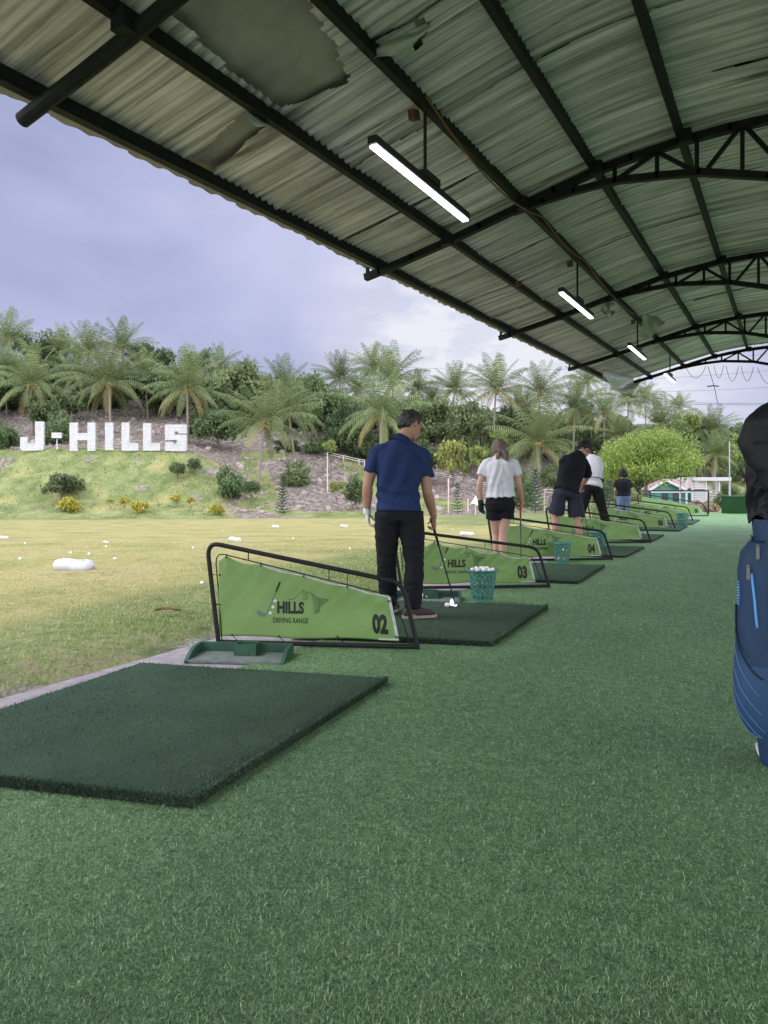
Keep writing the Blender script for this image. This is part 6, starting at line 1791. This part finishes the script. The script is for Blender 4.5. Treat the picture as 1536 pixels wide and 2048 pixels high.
def build_person(label, J, C, vox=.008, s=1.0, gnd=(0.012, 0.012)):
    """J: joints in the world; C: clothing"""
    t = thing('person', label, 'person', Vector((J['pelvis'].x, J['pelvis'].y, min(gnd))))
    off = t.location.copy()
    C = dict(C); C['dirs'] = tuple(C['dirs']) + ('back',); J = dict(J); J['back'] = (J['pel_side'].normalized().cross(UP) * 1.0)
    if J['back'].dot(FV) > 0: J['back'] = -J['back']
    J = {k: (v - off if isinstance(v, Vector) and k not in C['dirs'] else v) for k, v in J.items()}; gl, gr = gnd[0] - off.z, gnd[1] - off.z
    MF = head_frame(J['face'], J['head_up']); sk = C['skin']
    pw_, ww, cw = C.get('widths', (.165, .145, .17))
    b = MB()
    loft(b, torso_rings(J, -.012, pw_, ww, cw), 20)
    nb, hc = J['neck'], J['head']; b.tube([nb - (hc - nb).normalized() * .03, nb.lerp(hc, .45), hc - MF @ Vector((0, .02, .05 * s))], [.066 * s, .057 * s, .056 * s], 14)
    head(b, hc, MF, s)
    arm = C.get('arm', 1.0); leg = C.get('leg', 1.0)
    for S_ in 'LR':
        sh, el, wr = J['sh' + S_], J['el' + S_], J['wr' + S_]
        limb(b, [sh, seg(sh, el, .35), seg(sh, el, .8), el, seg(el, wr, .25), seg(el, wr, .65), wr], [.052 * arm, .050 * arm, .042 * arm, .040 * arm, .044 * arm, .034 * arm, .026 * arm])
        b.capsule(nb - UP * .03, sh, .052, .050 * arm, 12)
        hd_ = J['hand' + S_]
        if not C.get('glove') == S_: hand(b, wr, hd_, J['palm' + S_], J['thumb' + S_], C['curl' + S_], s * C.get('hand', 1.0))
        hp_, kn, an = J['hip' + S_], J['kn' + S_], J['an' + S_]
        limb(b, [hp_ + Vector((0, 0, .03)), seg(hp_, kn, .3), seg(hp_, kn, .75), kn, seg(kn, an, .28), seg(kn, an, .6), an, an - Vector((0, 0, .06))], [.088 * leg, .084 * leg, .062 * leg, .055 * leg, .058 * leg, .046 * leg, .036 * leg, .036 * leg])
        an2 = Vector((an.x, an.y, 0))
    body = remesh(b, 'body', sk, t, min(vox, C.get('body_vox', .006)), 3)
    face_bits(hc, MF, t, s)
    # shirt
    b = MB(); inf = C.get('shirt_infl', .018)
    rg = torso_rings(J, inf, pw_, ww, cw, C.get('hem', -.10), hem_flare=C.get('flare', .1)); loft(b, rg, 24)
    for S_ in 'LR':
        sh, el = J['sh' + S_], J['el' + S_]; f = C.get('sleeve', .62)
        e = seg(sh, el, f) if f <= 1 else seg(el, J['wr' + S_], f - 1); a = .051 * arm + inf * .8
        pts = [sh + (sh - el).normalized() * .004, seg(sh, el, .3), e] if f <= 1 else [sh, seg(sh, el, .5), el, e]
        b.tube(pts, [a * .92, a * 1.04, a * C.get('cuff', 1.05)] if f <= 1 else [a, a * .95, a * .85, a * .7], 16); b.capsule(nb - UP * .032, sh, .056 + inf * .5, a * .90, 14)
    sd_ = C.get('shirt_folds', folds(.007, 1, 3))
    remesh(b, C.get('shirt_name', 'shirt'), C['shirt'], t, vox, C.get('smooth', 5), sd_)
    if C.get('collar'):
        b = MB(); ax2 = (hc - nb).normalized(); ss = (J['shR'] - J['shL']).normalized(); fd = -(ax2.cross(ss)).normalized(); s2 = (ss - ax2 * ss.dot(ax2)).normalized()
        loft(b, [(nb - ax2 * .035, s2, fd, .098, .090), (nb - ax2 * .005, s2, fd, .086, .082), (nb + ax2 * .022, s2, fd, .076, .072), (nb + ax2 * .034, s2, fd, .070, .066)], 22); remesh(b, 'collar', C['collar'], t, .005, 2)
    # trousers
    b = MB(); rg = torso_rings(J, .012, pw_, ww, cw); c, sd2, fd, rx, ry = rg[2]
    wf = C.get('waist', .22); pel_h = (J['chest'] - J['pelvis']).length
    loft(b, [(rg[0][0] - (J['chest'] - J['pelvis']).normalized() * .05, rg[0][1], rg[0][2], rg[0][3] * .95, rg[0][4] * .9), rg[0], rg[1], (J['pelvis'].lerp(J['chest'], .04), sd2, fd, pw_ + .006, .122), (J['pelvis'].lerp(J['chest'], wf), sd2, fd, (pw_ if wf < .2 else (pw_ + ww) / 2) - .004, .112)], 22)
    for S_ in 'LR': b.ell(J['hip' + S_].lerp(J['pelvis'], .25) - fd * -.0 + J['back'] * .035, (.098 * C.get('leg', 1.0), .098 * C.get('leg', 1.0), .10), None, 14, 9)
    ll = C.get('trouser', 1.95); fit = C.get('fit', 1.0)
    for S_ in 'LR':
        hp_, kn, an = J['hip' + S_], J['kn' + S_], J['an' + S_]; i_ = .014
        A0 = [hp_ + Vector((0, 0, .04)), seg(hp_, kn, .3)]; r0 = [.094 * leg + i_, .090 * leg + i_ * fit]
        if ll <= 1: A0 += [seg(hp_, kn, ll * .7), seg(hp_, kn, ll)]; r0 += [(.086 * leg + i_) * fit, (.086 * leg + i_) * fit * 1.02]
        else: A0 += [seg(hp_, kn, .8), kn, seg(kn, an, .35), seg(kn, an, .7), seg(kn, an, ll - 1)]; r0 += [.070 * leg + i_ * fit, .064 * leg + i_ * fit, .066 * leg + i_ * fit, .058 * leg + i_ * fit, .052 * leg + i_ * fit]
        b.tube(A0, r0, 18)
    remesh(b, C.get('trouser_name', 'trousers'), C['trousers'], t, vox, 4, C.get('trouser_folds', folds(.006, 1, 9, stretch=(8, 8, 11))))
    # shoes
    for S_, gz in (('L', gl), ('R', gr)):
        b = MB(); shoe(b, J['an' + S_], J['toe' + S_], s=s * 1.0, ground=gz); so_ = remesh(b, 'shoe', C['shoe'], t, .006, 3)
        b = MB(); sole(b, J['an' + S_], J['toe' + S_], s, gz); b.build('sole', C['sole'], so_)
    if C.get('glove'):
        S_ = C['glove']; b = MB(); wr, hd_ = J['wr' + S_], J['hand' + S_]; hand(b, wr, hd_, J['palm' + S_], J['thumb' + S_], C['curl' + S_], s * 1.06 * C.get('hand', 1.0)); b.tube([wr - hd_.normalized() * .03, wr + hd_.normalized() * .02], [.032, .034], 14); remesh(b, 'glove', C['glove_mat'], t, .005, 2)
    if 'hair' in C: hair('hair', hc, MF, C['hair'], t, s, **C.get('hair_kw', {}))
    return t, J, MF
def club(butt, headp, label, face=None, grip_m='grip', hide_head=False):
    t = thing('golf_club', label, 'golf club', headp); o = headp; d = (butt - headp).normalized(); L_ = (butt - headp).length
    b = MB(); b.tube([Vector((0, 0, 0)) + d * .02, d * (L_ - .26)], [.0055, .0072], 8); b.build('shaft', M['shaft'], t)
    b = MB(); b.tube([d * (L_ - .27), d * (L_ - .1), d * L_], [.0105, .0125, .0145], 10); b.build('grip', M[grip_m], t)
    b = MB(); f = (face or Vector((-CS, -SN, 0))).normalized()
    up = Vector((0, 0, 1)); th = f.cross(up).normalized()
    poly = [(-.012, -.008), (.062, -.008), (.075, .010), (.072, .042), (.055, .052), (.004, .026), (-.008, .012)]
    b.prism([f * x + up * y - th * .008 + th * y * .25 for x, y in poly], th * .016); b.tube([Vector((0, 0, .0)), d * .07], [.008, .0075], 8); b.build('club_head', M['silver'], t, 'auto')
    return t
RV = Vector((CS, SN, 0)); FV = Vector((-SN, CS, 0)); UP = Vector((0, 0, 1))      # right, away and up, as the people stand
M['grip_brown'] = mat('brown_grip', (.30, .10, .05), .75)

# ---- man in the blue polo
zg = MT + .014
def J_(px, py, Z, dz=0.0): return P(px, py, Z + dz)
Z0 = 5.93
fw = (FV + RV * .22).normalized()
J1 = dict(pelvis=J_(797, 1018, Z0), chest=J_(797, 925, Z0, .03), neck=J_(804, 882, Z0, .05), head=J_(822, 851, Z0, .10),
 shL=J_(752, 906, Z0, .02), shR=J_(844, 910, Z0, .04), elL=J_(735, 972, Z0, .0), elR=J_(855, 985, Z0, .03), wrL=J_(734, 1022, Z0, .04), wrR=J_(868, 1036, Z0, .17),
 hipL=J_(775, 1034, Z0), hipR=J_(821, 1034, Z0), knL=J_(773, 1128, Z0, .06), knR=J_(829, 1130, Z0, -.03), anL=J_(778, 1212, Z0, .15), anR=J_(825, 1219, Z0, -.06),
 pel_side=RV * 1.0, face=(FV * .42 + RV * .72 - UP * .48), head_up=(UP + FV * .35 + RV * .12), handL=(-UP + RV * .12 + FV * .1), palmL=RV, thumbL=FV, handR=(-UP * .8 + FV * .45 + RV * .10), palmR=-RV + FV * .1, thumbR=(FV * .9 + UP * .3), toeL=(FV * .8 + RV * .3), toeR=(RV * .95 + FV * .30))
skin1 = skin_mat('tanned_skin', (.36, .20, .14))
Z1f = lambda: None
def polo_folds(co):
    # long soft drapes running down from the shoulder blades, and slack above the hem
    x = co.x * CS + co.y * SN; z = co.z
    a = math.sin((x * 1.0 - (z - 1.2) * .42) * 46 + 2 * noise.noise((x * 3, z * 3, 1))); k = max(0, min(1, (1.50 - z) / .35)) * max(0, min(1, (z - .95) / .2))
    c = math.sin(z * 60 + x * 14 + 3 * noise.noise((x * 5, co.y * 5, z * 2))) * max(0, 1 - abs(z - 1.02) / .13)
    return .011 * a * k + .009 * c + .008 * noise.noise((co.x * 7, co.y * 7, z * 5))
C1 = dict(dirs=('pel_side', 'face', 'head_up', 'handL', 'palmL', 'thumbL', 'handR', 'palmR', 'thumbR', 'toeL', 'toeR'), skin=skin1, shirt=cloth('navy_polo_pique', (.015, .030, .092), 500), collar=cloth('polo_rib', (.012, .026, .078), 700),
 trousers=cloth('black_twill', (.010, .011, .014), 600), shoe=mat('brown_suede', (.055, .045, .042), .8, var=.2, vscale=30), sole=mat('cream_sole', (.34, .28, .24), .7), glove='L', glove_mat=cloth('white_glove', (.62, .64, .62), 500), curlL=.75, curlR=1.25,
 hair=hair_mat('greying_black_hair', (.012, .011, .012), (.055, .053, .055)), hair_kw=dict(length=-.072, seed=3, rough_=.012, side_len=.004, fringe=.078), shirt_folds=polo_folds, sleeve=.60, shirt_infl=.020, widths=(.158, .158, .180), hem=-.05, flare=.18, cuff=1.08, arm=1.06, leg=.98, fit=1.15, trouser=1.97, waist=.2,
 trouser_folds=folds(.009, 1, 9, stretch=(7, 7, 15)))
t1, _, MF1 = build_person('man in a navy polo and black trousers looking down at his ball', J1, C1, .007, 1.0, (zg, zg))
b = MB(); hc = J1['head'] - t1.location
for e in (-1, 1):
    b.tube([hc + MF1 @ Vector((e * .078, -.005, .012)), hc + MF1 @ Vector((e * .076, .06, .012)), hc + MF1 @ Vector((e * .066, .102, .006))], .0022, 6)
    b.tube([hc + MF1 @ Vector((e * (.034 + .026 * math.cos(a)), .106, .004 + .019 * math.sin(a))) for a in [2 * pi * i / 14 for i in range(15)]], .002, 6)
b.build('glasses', M['shaft'], t1)
b = MB()
for k in range(4):
    z = .008 + k * 0; 
bt = J_(862, 1036, Z0, .20); hd1 = G(911, 1211, .062)
club(bt, Vector((hd1.x, hd1.y, zg + .012)), 'iron with a black grip held by the man in the navy polo', FV * .75 - RV * .55)

# ---- woman in white tee and black shorts
Z0 = 8.35
zg3 = MT + .014
J2 = dict(pelvis=J_(1000, 1003, Z0), chest=J_(999, 940, Z0, .0), neck=J_(999, 916, Z0, .03), head=J_(997, 900, Z0, .09),
 shL=J_(972, 926, Z0), shR=J_(1028, 926, Z0), elL=J_(959, 968, Z0, -.02), elR=J_(1038, 969, Z0, -.02), wrL=J_(961, 1004, Z0, .05), wrR=J_(1044, 1004, Z0, .12),
 hipL=J_(988, 1012, Z0), hipR=J_(1013, 1012, Z0), knL=J_(993, 1068, Z0, .10), knR=J_(1006, 1070, Z0), anL=J_(993, 1138, Z0, .08), anR=J_(1002, 1146, Z0, -.06),
 pel_side=RV, face=(FV * .85 - RV * .12 - UP * .45), head_up=(UP + FV * .45), handL=(-UP + RV * .10 + FV * .12), palmL=RV * .4 - FV, thumbL=RV, handR=(-UP * .85 + FV * .3 - RV * .05), palmR=-RV, thumbR=FV + UP * .3, toeL=(FV + RV * .2), toeR=(FV + RV * .35))
def tee_folds(co):
    x = co.x * CS + co.y * SN; z = co.z
    a = math.sin(abs(x - .0) * 70 + z * 22 + 3 * noise.noise((x * 4, z * 4, 2))); k = max(0, min(1, (1.42 - z) / .2))
    c = math.sin((z - x * .35) * 62 + 3 * noise.noise((x * 5, z * 3, 7))) * max(0, 1 - abs(z - 1.12) / .14)
    return .008 * a * k + .005 * c + .006 * noise.noise((co.x * 9, co.y * 9, z * 7))
C2 = dict(dirs=C1['dirs'], skin=skin_mat('light_tan_skin', (.50, .30, .23)), shirt=cloth('white_jersey', (.60, .61, .66), 500, .03), trousers=cloth('black_shorts_cloth', (.008, .008, .012), 600), trouser_name='shorts', shoe=mat('white_trainer', (.6, .6, .6), .7), sole=mat('white_sole', (.7, .7, .7), .7), glove='L', glove_mat=cloth('dark_glove', (.030, .045, .042), 500), curlL=.55, curlR=1.25,
 hair=hair_mat('brown_hair', (.055, .036, .032), (.20, .145, .12)), hair_kw=dict(length=-.075, seed=6, rough_=.005, vol=1.04, side_len=-.06, fringe=.05), shirt_folds=tee_folds, sleeve=.60, shirt_infl=.020, widths=(.158, .140, .148), hem=.14, flare=.12, cuff=1.0, arm=.86, leg=.92, trouser=.42, fit=1.12, waist=.30, hand=.92)
t2, _, MF2 = build_person('woman in a white tee and black shorts with a dark glove and ponytail', J2, C2, .008, .96, (zg3, zg3))
b = MB(); o2 = t2.location
pt = [J_(1003, 897, Z0, -.03), J_(1008, 906, Z0, -.055), J_(1012, 917, Z0, -.065), J_(1011, 928, Z0, -.06), J_(1008, 934, Z0, -.05)]
b.tube([p - o2 for p in pt], [.024, .036, .034, .026, .010], 12)
pt = [J_(1000, 900, Z0, -.04), J_(995, 914, Z0, -.06), J_(993, 928, Z0, -.065), J_(993, 940, Z0, -.06)]
b.tube([p - o2 for p in pt], [.024, .022, .014, .004], 10)
def strands(co):
    return .006 * noise.noise((co.x * 60, co.y * 60, co.z * 7)) + .006 * noise.noise((co.x * 25, co.y * 25, co.z * 5))
remesh(b, 'ponytail', C2['hair'], t2, .006, 2, strands)
b = MB(); w2 = J2['wrL'] - o2; b.lathe([(.030, -.006), (.034, -.006), (.034, .006), (.030, .006)], w2 + UP * .03, 16); b.build('bracelet', mat('yellow_band', (.45, .33, .12), .5), t2)
hd2 = G(1042, 1160, .06)
club(J_(1041, 1001, Z0, .12), Vector((hd2.x, hd2.y, zg3 + .012)), 'club with a brown grip held upright by the woman in white', -RV, 'grip_brown')

# ---- man in black tee and grey shorts, swinging
Z0 = 11.35
J3 = dict(pelvis=J_(1132, 982, Z0), chest=J_(1146, 932, Z0, .12), neck=J_(1160, 908, Z0, .26), head=J_(1169, 899, Z0, .36),
 shL=J_(1126, 923, Z0, .06), shR=J_(1173, 934, Z0, .24), elL=J_(1134, 950, Z0, .34), elR=J_(1174, 957, Z0, .36), wrL=J_(1156, 974, Z0, .44), wrR=J_(1160, 975, Z0, .42),
 hipL=J_(1120, 988, Z0), hipR=J_(1147, 990, Z0, .03), knL=J_(1111, 1034, Z0, .08), knR=J_(1154, 1040, Z0, .02), anL=J_(1108, 1088, Z0, .05), anR=J_(1163, 1090, Z0, -.02),
 pel_side=(RV + FV * .15), face=(RV * .60 + FV * .35 - UP * .70), head_up=(UP * .8 + RV * .4 + FV * .4), handL=(RV * .5 - UP * .8 + FV * .2), palmL=RV, thumbL=FV, handR=(-UP * .8 + FV * .2), palmR=-RV, thumbR=FV, toeL=(FV * .9 - RV * .1), toeR=(FV * .7 + RV * .6))
C3 = dict(smooth=16, dirs=C1['dirs'], skin=skin_mat('tan_skin', (.40, .23, .17)), shirt=cloth('black_jersey', (.007, .008, .012), 500), trousers=cloth('charcoal_shorts_cloth', (.024, .026, .040), 600), trouser_name='shorts', shoe=mat('dark_trainer', (.04, .04, .045), .7), sole=mat('pale_sole', (.5, .5, .5), .7), curlL=1.2, curlR=1.2,
 hair=hair_mat('black_hair', (.006, .006, .007), (.018, .017, .018)), hair_kw=dict(length=-.03, seed=9, rough_=.045, vol=1.08, side_len=.01, fringe=.078), shirt_folds=folds(.008, 1, 5), sleeve=.75, shirt_infl=.030, widths=(.165, .165, .19), hem=-.06, flare=.1, cuff=1.15, arm=1.0, leg=1.02, trouser=.86, fit=1.22, waist=.2)
t3, _, MF3 = build_person('man in a black tee and charcoal shorts bent over his swing', J3, C3, .011, 1.0, (.03, .03))
hd3 = G(1182, 1098, .03); club(J_(1158, 972, Z0, .42), Vector((hd3.x, hd3.y, MT + .03)), 'club held by the man in charcoal shorts, mostly hidden by his body', -RV)

# ---- man in white shirt and black trousers
Z0 = 14.1
J4 = dict(pelvis=J_(1183, 972, Z0), chest=J_(1187, 932, Z0, .16), neck=J_(1184, 914, Z0, .36), head=J_(1178, 911, Z0, .52),
 shL=J_(1169, 923, Z0, .22), shR=J_(1197, 920, Z0, .20), elL=J_(1168, 945, Z0, .42), elR=J_(1199, 944, Z0, .42), wrL=J_(1178, 962, Z0, .55), wrR=J_(1180, 963, Z0, .55),
 hipL=J_(1174, 980, Z0), hipR=J_(1194, 980, Z0), knL=J_(1163, 1022, Z0, .08), knR=J_(1206, 1022, Z0, .05), anL=J_(1154, 1062, Z0, .04), anR=J_(1217, 1064, Z0, .02),
 pel_side=RV, face=(FV * .45 - UP * .85), head_up=(FV + UP * .5), handL=(RV * .4 - UP * .8), palmL=RV, thumbL=FV, handR=(-UP * .8 - RV * .3), palmR=-RV, thumbR=FV, toeL=(FV - RV * .3), toeR=(FV * .9 + RV * .4))
C4 = dict(smooth=12, dirs=C1['dirs'], skin=C3['skin'], shirt=cloth('white_cotton', (.60, .61, .66), 500, .03), trousers=cloth('black_trouser_cloth', (.009, .009, .011), 600), shoe=C3['shoe'], sole=C3['sole'], curlL=1.2, curlR=1.2, hair=C3['hair'], hair_kw=dict(length=-.03, seed=19, rough_=.015, vol=1.05), shirt_folds=folds(.010, 1, 7), sleeve=.8, shirt_infl=.03, widths=(.165, .150, .165), hem=-.08, flare=.32, cuff=1.15, trouser=1.95, fit=1.35, leg=1.03, waist=.1)
t4, _, MF4 = build_person('man in a white shirt and black trousers with legs apart, bent forward', J4, C4, .012, 1.0, (.02, .02))
b = MB(); o4 = t4.location; c = J_(1185, 960, Z0, .03) - o4; ax = (J4['chest'] - J4['pelvis']).normalized(); s2 = (RV - ax * RV.dot(ax)).normalized(); fd = s2.cross(ax)
pts = [c + s2 * .200 * math.cos(a) + fd * .158 * math.sin(a) + UP * .012 * math.sin(2 * a) for a in [2 * pi * i / 28 for i in range(29)]]
b.tube(pts, [(.008, .022)] * 29, 8, side=(0, 0, 1)); b.build('belt', M['black'], t4)

# ---- child in black tee and jeans
Z0 = 19.0
J5 = dict(pelvis=J_(1247, 992, Z0), chest=J_(1246, 968, Z0), neck=J_(1246, 959, Z0, .03), head=J_(1246, 950, Z0, .06),
 shL=J_(1234, 963.5, Z0), shR=J_(1258, 963.5, Z0), elL=J_(1230, 979, Z0), elR=J_(1262, 979, Z0, .02), wrL=J_(1230, 990, Z0, .12), wrR=J_(1260, 990, Z0, .14),
 hipL=J_(1241, 996, Z0), hipR=J_(1253, 996, Z0), knL=J_(1240, 1017, Z0, .03), knR=J_(1254, 1017, Z0, .03), anL=J_(1239, 1040, Z0), anR=J_(1255, 1040, Z0),
 pel_side=RV, face=(FV * .9 - RV * .1 - UP * .3), head_up=(UP + FV * .3), handL=(-UP + FV * .4), palmL=RV, thumbL=FV, handR=(-UP + FV * .4), palmR=-RV, thumbR=FV, toeL=FV, toeR=(FV + RV * .2))
C5 = dict(dirs=C1['dirs'], skin=C3['skin'], shirt=cloth('black_cotton', (.009, .010, .014), 500), trousers=cloth('blue_denim', (.115, .165, .26), 500, .25), trouser_name='jeans', shoe=C3['shoe'], sole=C3['sole'], curlL=.5, curlR=.5, hair=C3['hair'], hair_kw=dict(length=-.055, seed=29, rough_=.045, vol=1.18, side_len=-.04), shirt_folds=folds(.007, 1, 8), sleeve=.75, shirt_infl=.028, widths=(.150, .135, .145), hem=.02, flare=.15, cuff=1.25, arm=.82, leg=.92, trouser=1.97, fit=1.2, waist=.15, hand=.85)
build_person('child in a black tee and blue jeans standing by the farthest tees', J5, C5, .012, .95, (.02, .02))
